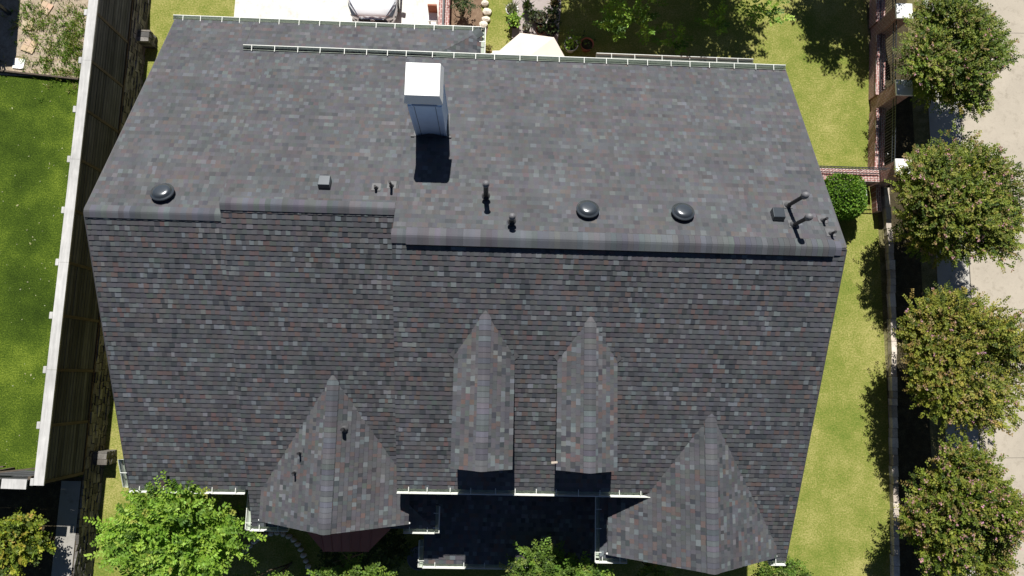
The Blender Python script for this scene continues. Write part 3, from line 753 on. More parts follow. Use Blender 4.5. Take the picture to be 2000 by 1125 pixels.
lw2 = thing('brick_wall', 'red brick garden wall crossing from the house to the corner pillar', 'wall', (12, 8.3, 0))
b = MB(); b.box(9.0, 15.0, 8.05, 8.50, 0, .72); b.build('wall_panel', M['brick'], lw2)
b = MB(); b.box(9.0, 15.02, 8.02, 8.53, .721, .80); b.build('coping', M['brick_top_y'], lw2)
iron_fence((9.1, 8.32), (15.0, 8.32), .81, 1.55, 'black iron fence panel standing on the brick garden wall behind the round bush', 44)
dsp = MB(); dsp.tube([at(1690, 372, .5), at(1691, 388, .35), at(1687, 402, .2), at(1678, 413, .12)], .05, 10); dsp.tube([at(1678, 413, .12), at(1668, 417, .1)], .055, 10)
tag(dsp.build('drain_pipe', M['white'], smooth=True, loc=at(1680, 400, 0)), 'short curved white drain pipe beside the round green bush', 'pipe')
b = MB(); p = at(1712, 385, .2); b.box(p.x-.10, p.x+.10, p.y-.6, p.y+.65, 0, .35)
tag(b.build('brick_edging', M['brick_top_x'], loc=(p.x, p.y, 0)), 'short strip of orange red brick edging below the corner pillar', 'edging')

# ------------------------------------------------------------ plants
def jitcol(c, rng, a=.18):
    k = rng.uniform(1-a, 1+a); return (c[0]*k*rng.uniform(.92, 1.08), c[1]*k, c[2]*k*rng.uniform(.85, 1.15))
def leaf(mb, p, d, l, w_, col, rng):
    """folded leaf quad pair from p along d"""
    d = d.normalized(); s_ = d.cross(Vector((rng.gauss(0, .45), rng.gauss(0, .45), 1))).normalized(); n = s_.cross(d)
    m_ = p+d*l*.5
    mb.face([p, m_+s_*w_*.5+n*w_*.12, p+d*l, m_-s_*w_*.5+n*w_*.12], col)
def crown(center, rad, nlobe, nsprig, nleaf, ll, lw_, pal, seed, tip=None, tipp=0, splen=.35, flat=.0, lobe=.42, up=.35, inner=.25):
    """leafy crown: sprigs of separate leaves on many small lobes of uneven size; gaps between them"""
    rng = random.Random(seed); mb = MB(); c = Vector(center); rx, ry, rz = rad
    lobes = []
    for i in range(nlobe):
        while True:
            q = Vector((rng.uniform(-1, 1), rng.uniform(-1, 1), rng.uniform(-1, 1)))
            if .25 < q.length < 1: break
        q = q.normalized()*rng.uniform(.45, .82)
        lobes.append((Vector((q.x*rx, q.y*ry, q.z*rz)), rng.uniform(.6, 1.15)*lobe, rng.uniform(.82, 1.15)))
    cols = [p_[0] for p_ in pal]; ws = [p_[1] for p_ in pal]
    for i in range(nsprig):
        lc, lr, lk = rng.choice(lobes)
        q = Vector((rng.gauss(0, 1), rng.gauss(0, 1), rng.gauss(up, 1))).normalized()
        rr = (rng.random()**.35 if rng.random() > inner else rng.random())
        p = c+lc+Vector((q.x*lr*rx, q.y*lr*ry, q.z*lr*rz))*rr
        d = (q+Vector((rng.gauss(0, .5), rng.gauss(0, .5), rng.gauss(.25, .4)))+ (lc.normalized()*.5)).normalized()
        L = splen*rng.uniform(.5, 1.35); base = jitcol(rng.choices(cols, ws)[0], rng, .15); base = tuple(x*lk for x in base)
        s1 = d.cross(V3(0, 0, 1)); s1 = s1.normalized() if s1.length > .01 else V3(1, 0, 0)
        tp_ = tip is not None and rng.random() < tipp
        for k in range(nleaf):
            t_ = (k+.5)/nleaf; sg = 1 if k % 2 else -1
            ld = (d*.55+s1*sg*.9+Vector((rng.gauss(0, .3), rng.gauss(0, .3), rng.gauss(.05, .3)))); ld.z *= .45
            col = jitcol(base, rng, .10)
            if tp_ and t_ > .6: col = jitcol(rng.choice(tip), rng, .15)
            leaf(mb, p+d*L*t_+V3(0, 0, -.12*L*t_*t_), ld, ll*rng.uniform(.7, 1.25)*(1.1-.4*t_), lw_*rng.uniform(.8, 1.2), col, rng)
    return mb
def trunk(base, top, r0, limbs, seed, spread, n=4):
    rng = random.Random(seed); mb = MB(); base = Vector(base); top = Vector(top)
    for k in range(n):
        o = Vector((rng.uniform(-.12, .12), rng.uniform(-.12, .12), 0)) if n > 1 else Vector((0, 0, 0))
        e = top+Vector((rng.uniform(-1, 1)*spread, rng.uniform(-1, 1)*spread, rng.uniform(-.3, .5)))
        m_ = (base+o).lerp(e, .5)+Vector((rng.uniform(-.1, .1), rng.uniform(-.1, .1), 0))
        mb.tube([base+o, m_, e], [r0, r0*.7, r0*.3], 8)
        for j in range(limbs):
            s_ = m_.lerp(e, rng.uniform(0, .7)); mb.tube([s_, s_+Vector((rng.uniform(-1, 1)*spread, rng.uniform(-1, 1)*spread, rng.uniform(.2, .7)))], [r0*.4, r0*.1], 6)
    return mb
def plant(name, label, cat, base, cr, tr=None, group=None):
    t = thing(name, label, cat, base, group)
    cr.build('crown', M['leaf'], t)
    if tr is not None: tr.build('trunk', M['bark'], t, smooth=True)
    return t
MYR = [((.135, .170, .022), 32), ((.205, .228, .033), 30), ((.285, .275, .052), 18), ((.055, .085, .012), 12), ((.23, .17, .055), 8), ((.30, .24, .10), 3)]
MTIP = [(.34, .24, .13), (.42, .24, .24), (.32, .26, .09), (.52, .27, .35), (.29, .20, .07)]
mlab = ['crepe myrtle tree beside the top two white capped pillars, at the upper right corner', 'crepe myrtle tree touching the corner pillar of the brick wall', 'crepe myrtle tree standing second from the bottom along the road', 'crepe myrtle tree in the lower right corner, dotted with pink flowers']
spec = [((1864, 102), (1.95, 2.3, 1.1), 2.8, .10), ((1872, 398), (2.3, 2.55, 1.15), 3.0, .14), ((1888, 705), (2.2, 2.35, 1.0), 3.0, .10), ((1888, 1012), (2.05, 2.4, 1.1), 3.1, .26)]
HUE = [(.86, 1.0, .9), (.90, .98, .9), (1.08, 1.04, 1.0), (.88, .96, .85)]
for i, ((u, v), rad, z, tp) in enumerate(spec):
    p = at(u, v, z); base = (p.x+.1, p.y, 0)
    pal = [(tuple(c_*h_ for c_, h_ in zip(col_, HUE[i])), w_) for col_, w_ in MYR]
    cr = crown(p, rad, (40, 52, 44, 36)[i], (3600, 5200, 4700, 4500)[i], 12, .105, .056, pal, 100+i, MTIP, tp*.7, .34, lobe=.38, up=.5, inner=.35)
    plant('crepe_myrtle', mlab[i], 'tree', base, cr, trunk(base, (p.x, p.y, z), .07, 3, 50+i, 1.2, 5), 'crepe myrtles along the road')
# a fifth myrtle above the top edge, its shadow falls into the picture
# bright green tree at the lower left
GRN = [((.20, .335, .035), 34), ((.26, .41, .05), 26), ((.135, .24, .026), 22), ((.33, .47, .085), 12), ((.07, .14, .016), 8)]
p = at(345, 1062, 4.5)
cr = crown(p, (1.78, 1.72, 1.1), 30, 1050, 18, .15, .07, GRN, 200, [(.30, .33, .06)], .03, .62, lobe=.40, up=.6)
plant('leafy_tree', 'bright green leafy tree reaching up to the roof gutter at the lower left', 'tree', (p.x, p.y, 0), cr, trunk((p.x, p.y, 0), (p.x, p.y, 4.2), .11, 4, 61, 1.3, 3))
# yellowing shrub in the corner
YEL = [((.19, .25, .025), 30), ((.29, .32, .035), 20), ((.34, .31, .045), 8), ((.09, .135, .015), 30), ((.05, .08, .012), 14)]
p = at(20, 1064, 2.3)
cr = crown(p, (.92, .9, .75), 18, 420, 12, .13, .075, YEL, 210, [(.34, .24, .05)], .04, .36, lobe=.42, up=.5)
plant('yellow_shrub', 'yellowing shrub below the wooden fence corner at the lower left', 'shrub', (p.x, p.y, ZN), cr, trunk((p.x, p.y, ZN), (p.x, p.y, 2.2), .04, 2, 62, .6, 3))
# clipped round bush by the brick wall
BUSH = [((.12, .235, .022), 34), ((.17, .30, .03), 24), ((.075, .165, .016), 26), ((.22, .35, .05), 10)]
def clipped(center, rad, n, pal, seed, ll=.09):
    rng = random.Random(seed); mb = MB(); c = Vector(center); cols = [a for a, _ in pal]; ws = [a for _, a in pal]
    for i in range(n):
        q = Vector((rng.gauss(0, 1), rng.gauss(0, 1), abs(rng.gauss(0, 1))-.25)).normalized()
        # squarish round outline
        k = 1/(abs(q.x)**3+abs(q.y)**3+abs(q.z)**3)**(1/3)
        r_ = k*rng.uniform(.86, 1.02)*(1+.04*math.sin(7*q.x+3*q.y)*math.cos(6*q.y)); p_ = c+Vector((q.x*rad[0]*r_, q.y*rad[1]*r_, q.z*rad[2]*r_))
        leaf(mb, p_, (q*.6+Vector((rng.gauss(0, .6), rng.gauss(0, .6), rng.gauss(.2, .5)))), ll*rng.uniform(.7, 1.3), ll*.62, jitcol(rng.choices(cols, ws)[0], rng), rng)
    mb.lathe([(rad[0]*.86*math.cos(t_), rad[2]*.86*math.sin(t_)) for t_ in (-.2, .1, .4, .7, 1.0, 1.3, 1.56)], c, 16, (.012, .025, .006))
    return mb
p = at(1645, 384, .75); t = thing('round_bush', 'clipped round bright green bush between the roof edge and the brick wall', 'bush', (p.x, p.y, 0))
clipped((p.x, p.y, .6), (.82, .84, .75), 5200, BUSH, 220).build('crown', M['leaf'], t)
b = MB(); b.tube([(p.x, p.y, 0), (p.x, p.y, .6)], .06, 8); b.build('trunk', M['bark'], t)
# shrubs along the front
FRONT = [((.11, .19, .025), 30), ((.17, .26, .04), 22), ((.07, .12, .018), 26), ((.24, .28, .07), 8)]
fs = [('sunlit green shrub rising over the porch gutter at the bottom', (1085, 1112, 3.7), (1.5, .62, .75), 460),
      ('sunlit shrub tips below the red bay roof at the bottom edge', (690, 1132, 4.3), (1.15, .5, .5), 260),
      ('pale green shrub at the bottom right corner of the roof', (1532, 1118, 1.5), (.75, .5, .6), 220),
      ('thin shrub shoot below the right front gable', (1283, 1122, 3.0), (.35, .3, .5), 60),
      ('small shrub growing in the yellow grass at the bottom left of the bay roof', (520, 1140, 2.6), (.9, .35, .35), 110)]
for i, (lab, (u, v, z), rad, ns) in enumerate(fs):
    p = at(u, v, z); cr = crown(p, rad, 14, ns, 12, .11, .06, FRONT, 230+i, None, 0, .42, lobe=.42, up=.7)
    plant('green_shrub', lab, 'shrub', (p.x, p.y, 0), cr, trunk((p.x, p.y, 0), (p.x, p.y, z-.1), .035, 2, 70+i, rad[0]*.5, 3), 'shrubs along the front of the house')
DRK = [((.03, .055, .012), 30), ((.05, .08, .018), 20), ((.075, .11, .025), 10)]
for i, (u, v, z, rad, ns, lab) in enumerate([(745, 1075, 1.4, (.8, .7, .8), 200, 'dark shaded shrub to the right of the red bay roof'), (660, 1100, 1.0, (.7, .5, .6), 130, 'dark shaded shrub in front of the bay window')]):
    p = at(u, v, z); cr = crown(p, rad, 10, ns, 12, .11, .06, DRK, 250+i, None, 0, .38, lobe=.45, up=.5)
    plant('dark_shrub', lab, 'shrub', (p.x, p.y, 0), cr, None, 'shaded shrubs by the bay window')
# trees behind the house: low bright sprigs in view, crowns above the top edge
ASH = [((.07, .13, .022), 26), ((.10, .18, .030), 22), ((.16, .25, .05), 12), ((.04, .075, .014), 30), ((.025, .05, .010), 20)]
def shade_tree(name, label, base, c, rad, ns, nl, seed, lobe=.32, extra=()):
    cr = crown(c, rad, nl, ns, 14, .19, .075, ASH, seed, None, 0, .55, lobe=lobe, up=.2)
    for ec, er, es in extra:
        e2 = crown(ec, er, 7, es, 14, .17, .07, GRN, seed+5, None, 0, .5, lobe=.45, up=.6); off = len(cr.v)
        cr.f += [tuple(i+off for i in f_) for f_ in e2.f]; cr.v += e2.v; cr.c += e2.c; cr.m += e2.m
    tr = trunk(base, c, .16, 5, seed+1, rad[0]*.35, 2)
    plant(name, label, 'tree', base, cr, tr)
c1 = V3(6.2, 17.9, 5.0)
shade_tree('shade_tree', 'large shade tree behind the house, its branches reaching in from the top edge', (6.2, 18.2, 0), c1, (5.0, 4.2, 1.3), 4300, 60, 300, .25,
           [(at(1250, 28, 2.6), (1.3, .8, .5), 60), (at(1500, 18, 2.4), (.9, .6, .4), 34), (at(1320, 85, 1.6), (.6, .35, .3), 16), (at(1200, 52, 2.4), (.5, .5, .3), 16), (at(1400, 45, 2.0), (.5, .4, .3), 14)])
shade_tree('shade_tree', 'second shade tree above the top edge, shading the lawn beside the brick pillars', (14.0, 19.8, 0), V3(13.9, 18.6, 4.5), (2.1, 1.9, 1.2), 760, 24, 310, .26)

# ------------------------------------------------------------ back yard things
# white car on the driveway, nose towards the house
car = thing('parked_car', 'white sport utility car parked on the pale driveway, nose towards the roof gutter', 'car', (-4.88, 16.3, 0))
cxx, yf = -4.88, 13.98
def loft(name, secs, m, smooth=True, par=car, bev=0):
    """secs: (y, [(halfwidth, z)...]) mirrored in x"""
    b = MB(); n = len(secs[0][1])*2
    for y, pr_ in secs:
        for w2, z in pr_: b.v.append((cxx+w2, y, z))
        for w2, z in reversed(pr_): b.v.append((cxx-w2, y, z))
    for i in range(len(secs)-1):
        for k in range(n-1):
            q = i*n; b.f.append((q+k, q+k+1, q+n+k+1, q+n+k)); b.c.append((1, 1, 1)); b.m.append(0)
    for q in (0, (len(secs)-1)*n): b.f.append(tuple(range(q, q+n))); b.c.append((1, 1, 1)); b.m.append(0)
    return b.build(name, m, par, smooth=smooth)
def sec(y, w_, zt_, zs, zlow=.28, cr=.04):
    return (yf+y, [(w_*.93, zlow), (w_, zlow+.16), (w_*1.0, zs-.10), (w_*.96, zs), (w_*.80, zt_-.02), (w_*.45, zt_+cr*.7), (0.001, zt_+cr)])
loft('body', [sec(0, .58, .74, .68, .32), sec(.05, .72, .84, .74, .26), sec(.15, .84, .90, .80), sec(.38, .91, .96, .90), sec(.8, .94, 1.03, .97), sec(1.25, .95, 1.08, 1.0), sec(1.5, .95, 1.10, 1.02), sec(3.2, .95, 1.12, 1.04), sec(4.3, .93, 1.08, 1.0), sec(4.75, .82, .9, .85)], M['carpaint'])
def csec(y, w_, z0_, zt_): return (yf+y, [(w_, z0_), (w_*.93, (z0_+zt_)/2), (w_*.80, zt_-.04), (w_*.4, zt_+.02), (.001, zt_+.03)])
loft('cabin_glass', [csec(1.32, .84, 1.07, 1.10), csec(2.15, .83, 1.08, 1.66), csec(4.1, .80, 1.08, 1.66), csec(4.6, .74, 1.02, 1.2)], M['glass'])
loft('car_roof', [csec(2.13, .70, 1.62, 1.685), csec(2.5, .70, 1.63, 1.71), csec(4.0, .68, 1.62, 1.70), csec(4.2, .62, 1.58, 1.66)], M['carpaint'])
for sx in (-1, 1):
    b = MB(); q = lambda x, y, z: (cxx+sx*x, yf+y, z)
    hl = [(.50, -.005, .80), (.80, .08, .80), (.93, .40, .90), (.95, .62, .97), (.88, .40, .93), (.62, .07, .85)]
    b.face([q(x, y, z+.012) for x, y, z in hl]); b.face([q(.50, -.015, .765), q(.80, .07, .765), q(.80, .08, .812), q(.50, -.01, .812)]); b.build('headlight', M['lamp'], car)
    b = MB(); b.bar(q(.56, .06, .89), q(.90, .60, .995), .03, .014); b.build('running_light', M['chrome'], car)
    b = MB(); b.bar(q(.66, -.0, .55), q(.88, .22, .60), .03, .09); b.build('fog_recess', M['black'], car)
    m_ = MB(); m_.bar(q(.93, 1.62, 1.12), q(1.10, 1.60, 1.14), .15, .14, (0, 0, 1)); m_.build('mirror', M['carpaint'], car, bevel=.03)
    for y in (.95, 3.75):
        t_ = MB(); cw = Vector(q(.86, y, .36))
        t_.tube([cw-V3(.11, 0, 0), cw+V3(.11, 0, 0)], .36, 24); w_o = t_.build('wheel', M['tyre'], car)
        t_ = MB(); t_.tube([cw-V3(.115, 0, 0), cw+V3(.115, 0, 0)], .24, 24); t_.build('rim', M['chrome'], w_o)
b = MB(); b.bar((cxx-.52, yf-.01, .70), (cxx+.52, yf-.01, .70), .06, .06); b.bar((cxx-.56, yf-.05, .575), (cxx+.56, yf-.05, .575), .05, .11)
gr = b.build('grille', M['black'], car)
b = MB(); b.bar((cxx-.54, yf-.045, .645), (cxx+.54, yf-.045, .645), .07, .03); b.bar((cxx-.45, yf-.005, .755), (cxx+.45, yf-.005, .755), .05, .03); b.bar((cxx-.56, yf-.07, .50), (cxx+.56, yf-.07, .50), .10, .10); b.build('bumper_trim', M['chrome'], car)
b = MB(); b.bar((cxx-.17, yf-.13, .50), (cxx+.17, yf-.13, .50), .012, .09); b.build('plate_holder', M['black'], car)
b = MB()
for rx, rz_, ox, oz in ((.085, .055, 0, 0), (.030, .052, 0, 0), (.055, .022, 0, .018)):
    b.tube([(cxx+ox+rx*math.cos(k*.3927), yf-.05+.0005*k, .73+oz+rz_*math.sin(k*.3927)) for k in range(17)], .007, 6, cap=False)
b.build('emblem', M['chrome'], car)
# brick corner wall with a grey downspout
bw = thing('brick_wall', 'narrow red brick wall end with grey downspout at the driveway edge', 'wall', (-2.05, 15, 0))
b = MB(); b.box(-2.32, -1.90, 12.9, 20, 0, .55); b.build('wall_panel', M['brick'], bw)
b = MB(); b.box(-2.33, -1.89, 12.88, 20, .551, .62); b.build('coping', M['brick_top_x'], bw)
b = MB(); b.tube([(-2.12, 12.9, .72), (-2.10, 20, .72)], .045, 10); b.build('downspout', M['lead'], bw)
p = at(846, 30, .4); cs = thing('garden_chair', 'small white garden chair with reddish brown back, by the brick wall end', 'chair', (p.x, p.y, 0))
b = MB(); b.box(p.x-.19, p.x+.17, p.y-.24, p.y+.14, .36, .41); b.build('seat', M['white'], cs)
b = MB(); b.hexa([(p.x-.19, p.y+.10, .42), (p.x+.17, p.y+.10, .42), (p.x+.17, p.y+.16, .42), (p.x-.19, p.y+.16, .42), (p.x-.19, p.y+.16, .85), (p.x+.17, p.y+.16, .85), (p.x+.17, p.y+.22, .85), (p.x-.19, p.y+.22, .85)]); b.build('backrest', M['terracotta'], cs)
for sx in (-.16, .14):
    for sy in (-.2, .1): b = MB(); b.box(p.x+sx-.02, p.x+sx+.02, p.y+sy-.02, p.y+sy+.02, 0, .36); b.build('leg', M['white'], cs)
# stone edging of the soil bed
ST = [((947, 6), .26), ((951, 22), .30), ((949, 37), .26), ((944, 48), .30), ((940, 59), .25)]
for i, ((u, v), s_) in enumerate(ST+[((478, 1076), .17), ((487, 1067), .17), ((496, 1059), .17), ((506, 1052), .17), ((517, 1046), .17), ((529, 1042), .17), ((541, 1041), .17), ((553, 1043), .17), ((564, 1048), .17), ((573, 1055), .17), ((581, 1064), .17), ((587, 1074), .17), ((592, 1085), .17), ((597, 1096), .17), ((601, 1107), .17), ((605, 1118), .17)]):
    rng = random.Random(400+i); p = at(u, v, .08); b = MB(); n = 9; ax_, ay = s_*rng.uniform(.55, .75), s_*rng.uniform(.45, .62)
    ring = [(ax_*rng.uniform(.85, 1.1)*math.cos(2*math.pi*k/n), ay*rng.uniform(.85, 1.1)*math.sin(2*math.pi*k/n)) for k in range(n)]
    for k in range(n):
        j = (k+1) % n; A, B_ = ring[k], ring[j]
        b.face([(p.x+A[0], p.y+A[1], 0), (p.x+B_[0], p.y+B_[1], 0), (p.x+B_[0]*.95, p.y+B_[1]*.95, .10), (p.x+A[0]*.95, p.y+A[1]*.95, .10)], (.6, .54, .45))
        b.face([(p.x+A[0]*.95, p.y+A[1]*.95, .10), (p.x+B_[0]*.95, p.y+B_[1]*.95, .10), (p.x+B_[0]*.3, p.y+B_[1]*.3, .15), (p.x+A[0]*.3, p.y+A[1]*.3, .15)], (.62, .56, .47))
    b.face([(p.x+q[0]*.3, p.y+q[1]*.3, .15) for q in ring], (.64, .58, .49))
    if i < 5: tag(b.build('edging_stone', M['stone'], loc=(p.x, p.y, 0)), 'pale limestone block in the curved row edging the soil bed', 'stone', 'edging stones of the back soil bed')
    else: tag(b.build('edging_stone', M['stone'], loc=(p.x, p.y, 0)), 'grey stone block in the curved row edging the shaded front bed', 'stone', 'edging stones of the front bed')
# beige umbrella on the patio
p = at(1032, 108, 2.35); um = thing('patio_umbrella', 'beige square patio umbrella poking out behind the main roof gutter', 'umbrella', (p.x, p.y-.15, 0))
ring = [at(955, 116, 2.05), at(1016, 64, 2.05), at(1082, 73, 2.05), at(1106, 116, 2.05), V3(2.3, 10.6, 2.05), V3(.1, 10.5, 2.05)]
ap = V3(1.2, 11.75, 2.55); b = MB()
for k in range(6):
    A, B_ = ring[k], ring[(k+1) % 6]; m_ = A.lerp(B_, .5)-V3(0, 0, -.02)
    A2, B2 = A.lerp(ap, .5)+V3(0, 0, .03), B_.lerp(ap, .5)+V3(0, 0, .03)
    b.face([A, B_, B2, A2]); b.face([A2, B2, ap]); b.face([A, A-V3(0, 0, .10), B_-V3(0, 0, .10), B_])
b.build('canopy', M['canvas'], um)
b = MB(); b.tube([(ap.x, ap.y, 0), (ap.x, ap.y, 2.55)], .025, 10); b.build('pole', M['lead'], um)
# potted plants
def pot(u, v, r_, h_, m, lab, pal, ns, group='potted plants behind the house', spiky=False, seed=0, full=True):
    p = at(u, v, h_); t = thing('potted_plant', lab, 'potted plant', (p.x, p.y, .012), group)
    b = MB(); b.lathe([(.001, .02), (r_*.75, .02), (r_*1.0, h_), (r_*1.06, h_), (r_*1.06, h_-.02), (r_*.9, h_-.04), (r_*.88, h_-.06)], (p.x, p.y, 0), 24); b.build('pot', m, t, smooth=True)
    b = MB(); b.lathe([(r_*.9, h_-.06), (.001, h_-.05)], (p.x, p.y, 0), 20); b.build('soil', M['mulch'], t)
    if not ns: return
    rng = random.Random(seed); mb = MB(); cols = [a for a, _ in pal]; ws = [a for _, a in pal]
    for i in range(ns):
        a = rng.uniform(0, 6.283)
        if spiky:
            e = rng.uniform(.15, 1.2); d = Vector((math.cos(a)*math.cos(e), math.sin(a)*math.cos(e), math.sin(e))); leaf(mb, V3(p.x, p.y, h_-.02), d, r_*rng.uniform(1.2, 2.1), .04, jitcol(rng.choices(cols, ws)[0], rng), rng)
        else:
            q = Vector((rng.gauss(0, .45)*r_*1.3, rng.gauss(0, .45)*r_*1.3, rng.uniform(0, .3))); leaf(mb, V3(p.x, p.y, h_)+q, Vector((rng.gauss(0, 1), rng.gauss(0, 1), .4)), .13, .075, jitcol(rng.choices(cols, ws)[0], rng), rng)
    mb.build('foliage', M['leaf'], t)
GRY = [((.20, .21, .15), 20), ((.30, .29, .20), 15), ((.10, .13, .06), 20)]
pot(1000, 18, .24, .3, M['plain_attr'], 'spiky pale agave in a pot at the top left of the pot group', GRY, 60, spiky=True, seed=1)
pot(1004, 41, .22, .3, M['black'], 'bright green leafy plant in a pot next to the lawn strip', GRN, 160, seed=2)
pot(1030, 12, .20, .3, M['lead'], 'grey pot with dark spiky plant near the top edge of the pot group', DRK, 50, spiky=True, seed=3)
pot(1056, 33, .27, .34, M['black'], 'large black pot with grey cactus in the middle of the pot group', GRY, 60, seed=4)
pot(1028, 53, .16, .25, M['lead'], 'small grey pot with tiny succulent below the larger pots', GRY, 30, seed=5)
pot(1076, 56, .27, .32, M['black'], 'wide black pot with dark leaves at the lower right of the pot group', DRK, 60, seed=6)
pot(1078, 30, .20, .3, M['black'], 'black wire rimmed pot with dark leaves at the right of the pot group', DRK, 40, seed=7)
pot(1056, 58, .18, .26, M['terracotta'], 'brown pot of dark soil squeezed beside the umbrella', DRK, 25, seed=8)
pot(1040, 28, .18, .28, M['black'], 'narrow black pot crowded between the grey cactus and spiky plant', DRK, 30, spiky=True, seed=9)
pot(1116, 86, .27, .4, M['cream'], 'pale pot with lush green leaves to the right of the umbrella', GRN[:3], 90, seed=10)
pot(1147, 85, .26, .38, M['terracotta'], 'empty looking terracotta pot in the shade, right of the pale pot', DRK, 10, seed=11)
pot(952, 101, .13, .2, M['terracotta'], 'little terracotta pot with round cactus on the white patio', [((.20, .17, .05), 1)], 70, seed=12)
pot(1084, 8, .2, .28, M['plain_attr'], 'rust tinted spiky plant at the top right of the pot group', [((.18, .13, .07), 2), ((.09, .11, .04), 2)], 60, spiky=True, seed=13)
b = MB(); p = at(942, 86, .1)
for k in range(3): b.box(p.x-.16+.02*k, p.x+.14, p.y-.10-.28*k, p.y+.06-.26*k, .01, .12+.05*k, (.62, .60, .55), rz=.4*k)
tag(b.build('stone_block', M['stone'], loc=(p.x, p.y, 0)), 'pale broken stone blocks at the end of the wing roof gutter', 'stone')
# shrub in the soil bed
p = at(905, 14, .7); cr = crown(p, (.45, .5, .5), 8, 60, 10, .11, .05, DRK, 260, None, 0, .3, lobe=.4)
plant('bare_shrub', 'sparse dark shrub in the brown soil bed', 'shrub', (p.x, p.y, 0), cr, trunk((p.x, p.y, 0), (p.x, p.y, .8), .03, 4, 80, .35, 3))
# round grey basin by the porch
p = at(818, 1090, .35); t = thing('stone_basin', 'round grey basin standing in the shade by the porch corner', 'basin', (p.x, p.y, 0))
b = MB(); b.lathe([(.001, .30), (.30, .31), (.38, .36), (.42, .36), (.42, .32), (.2, .22), (.16, .0)], (p.x, p.y, 0), 32); b.build('bowl', M['lead'], t, smooth=True)

# ------------------------------------------------------------ neighbour's yard
for i, (u, v, s_, a) in enumerate([(90, 16, .45, .45), (55, 50, .40, .05), (58, 91, .50, .35), (38, 125, .42, .1)]):
    p = at(u, v, ZN); b = MB(); col = (.50, .37, .25) if i < 3 else (.78, .76, .72)
    for dx in (-.25, .25):
        for dy in (-.25, .25):
            c_ = tuple(q*RNG.uniform(.92, 1.06) for q in col); c0, sn = math.cos(-a), math.sin(-a); ox, oy = dx*s_*.98, dy*s_*.98
            b.box(p.x+ox*c0-oy*sn-s_*.235, p.x+ox*c0-oy*sn+s_*.235, p.y+ox*sn+oy*c0-s_*.235, p.y+ox*sn+oy*c0+s_*.235, ZN, ZN+.045, c_, rz=-a)
    lab = ['tan square paver tilted on the gravel, nearest the top edge', 'tan square paver half beside the dark corner shadow', 'tan square paver below the dark corner shadow', 'bright white square paver next to the garden edging'][i]
    tag(b.build('paver', M['plain_attr'], loc=(p.x, p.y, ZN)), lab, 'paver', 'square pavers on the gravel')
b = MB(); a, c = at(-20, 138, ZN), at(157, 157, ZN); b.bar(a+V3(0, 0, .06), c+V3(0, 0, .06), .06, .16)
tag(b.build('garden_edging', M['warmwood'], loc=a.lerp(c, .5)), 'thin brown board edging between the gravel and the turf', 'edging')
# weeds over the gravel
rng = random.Random(77); mb = MB()
for k in range(420):
    cu, cv, ru, rv_ = rng.choice(((110, 90, 40, 40), (140, 60, 18, 28), (150, 85, 10, 35), (120, 120, 40, 20), (140, 165, 25, 18), (70, 35, 20, 20)))
    u, v = rng.gauss(cu, ru), rng.gauss(cv, rv_)
    if v > 150 and rng.random() < .8: continue
    p = at(u, v, ZN)
    if p.x > -14.5: continue
    cc = rng.choice(((.16, .27, .03), (.22, .32, .05), (.11, .19, .025), (.30, .29, .10)))
    for q in range(12):
        a = rng.uniform(0, 6.283); e = rng.uniform(.3, 1.3); leaf(mb, p+V3(rng.gauss(0, .06), rng.gauss(0, .06), 0), V3(math.cos(a)*math.cos(e), math.sin(a)*math.cos(e), math.sin(e)), rng.uniform(.08, .2), .03, jitcol(cc, rng), rng)
o = mb.build('weeds', M['leaf']); o['kind'] = 'stuff'; o['label'] = 'green weeds scattered over the gravel beside the fence'; o['category'] = 'weeds'
mb = MB(); rng = random.Random(78)
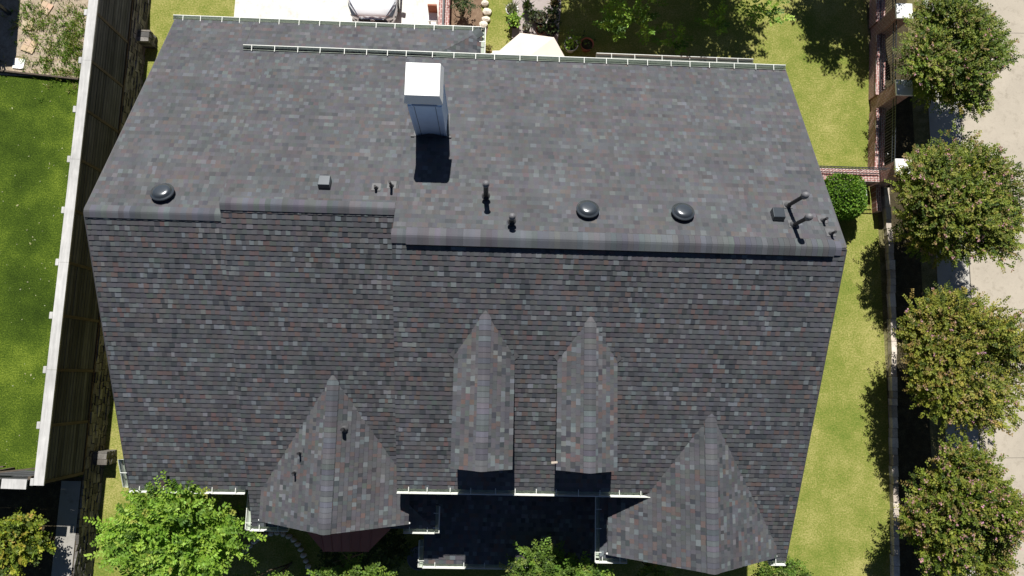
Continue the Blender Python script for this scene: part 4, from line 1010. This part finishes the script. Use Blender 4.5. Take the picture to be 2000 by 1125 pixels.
for k in range(260):
    x, y = rng.uniform(-20.5, -14.2), rng.uniform(-3.2, 10.8); a = rng.uniform(0, 6.28); r_ = rng.uniform(.012, .04)*(2 if rng.random() < .06 else 1)
    mb.face([(x+r_*math.cos(a+q)*(1 if q in (0, 3.14) else .55), y+r_*math.sin(a+q)*(1 if q in (0, 3.14) else .55), ZN+.012) for q in (0, 1.57, 3.14, 4.71)], jitcol((.36, .38, .20), rng))
for k in range(160):
    x, y = rng.uniform(9.5, 15), rng.uniform(-7, 15); a = rng.uniform(0, 6.28); r_ = rng.uniform(.012, .03)
    mb.face([(x+r_*math.cos(a+q), y+r_*math.sin(a+q)*.6, .012) for q in (0, 1.57, 3.14, 4.71)], jitcol((.34, .25, .10), rng))
o = mb.build('fallen_leaves', M['leaf']); o['kind'] = 'stuff'; o['label'] = 'small pale fallen leaves scattered over the grass'; o['category'] = 'leaves'
# dark slatted pergola roof in the corner, throwing shade on the gravel
t = thing('pergola', 'dark blue grey slatted pergola corner at the top left edge', 'pergola', (-18.6, 14.2, ZN))
b = MB()
for k in range(9): b.bar((-19.9+.17*k, 13.15-.03*k, 3.2), (-21.2+.17*k, 16.8, 3.2), .05, .12)
b.build('slats', M['black_metal'], t)
b = MB(); b.box(-21.5, -18.35, 13.35, 17, 3.28, 3.36, rz=.05); b.build('cover', M['black'], t)
b = MB(); b.box(-18.6, -18.48, 13.4, 13.52, ZN, 3.25); b.build('post', M['black_metal'], t)
t = thing('metal_chair', 'edge of a black metal chair on the gravel at the left edge', 'chair', (-18.75, 11.9, ZN))
b = MB(); p = at(4, 112, ZN); b.tube([p+V3(-.3, .18, .4), p+V3(0, .16, .42), p+V3(.05, .1, .40), p+V3(.05, -.12, .40), p+V3(0, -.18, .02)], .018, 8); b.build('arm', M['black'], t)
b = MB(); b.box(p.x-.6, p.x-.05, p.y-.2, p.y+.2, ZN+.38, ZN+.42); b.build('seat', M['black'], t)
for sx in (-.55, -.1):
    for sy in (-.17, .17): b = MB(); b.tube([(p.x+sx, p.y+sy, ZN), (p.x+sx, p.y+sy, ZN+.4)], .015, 6); b.build('leg', M['black'], t)
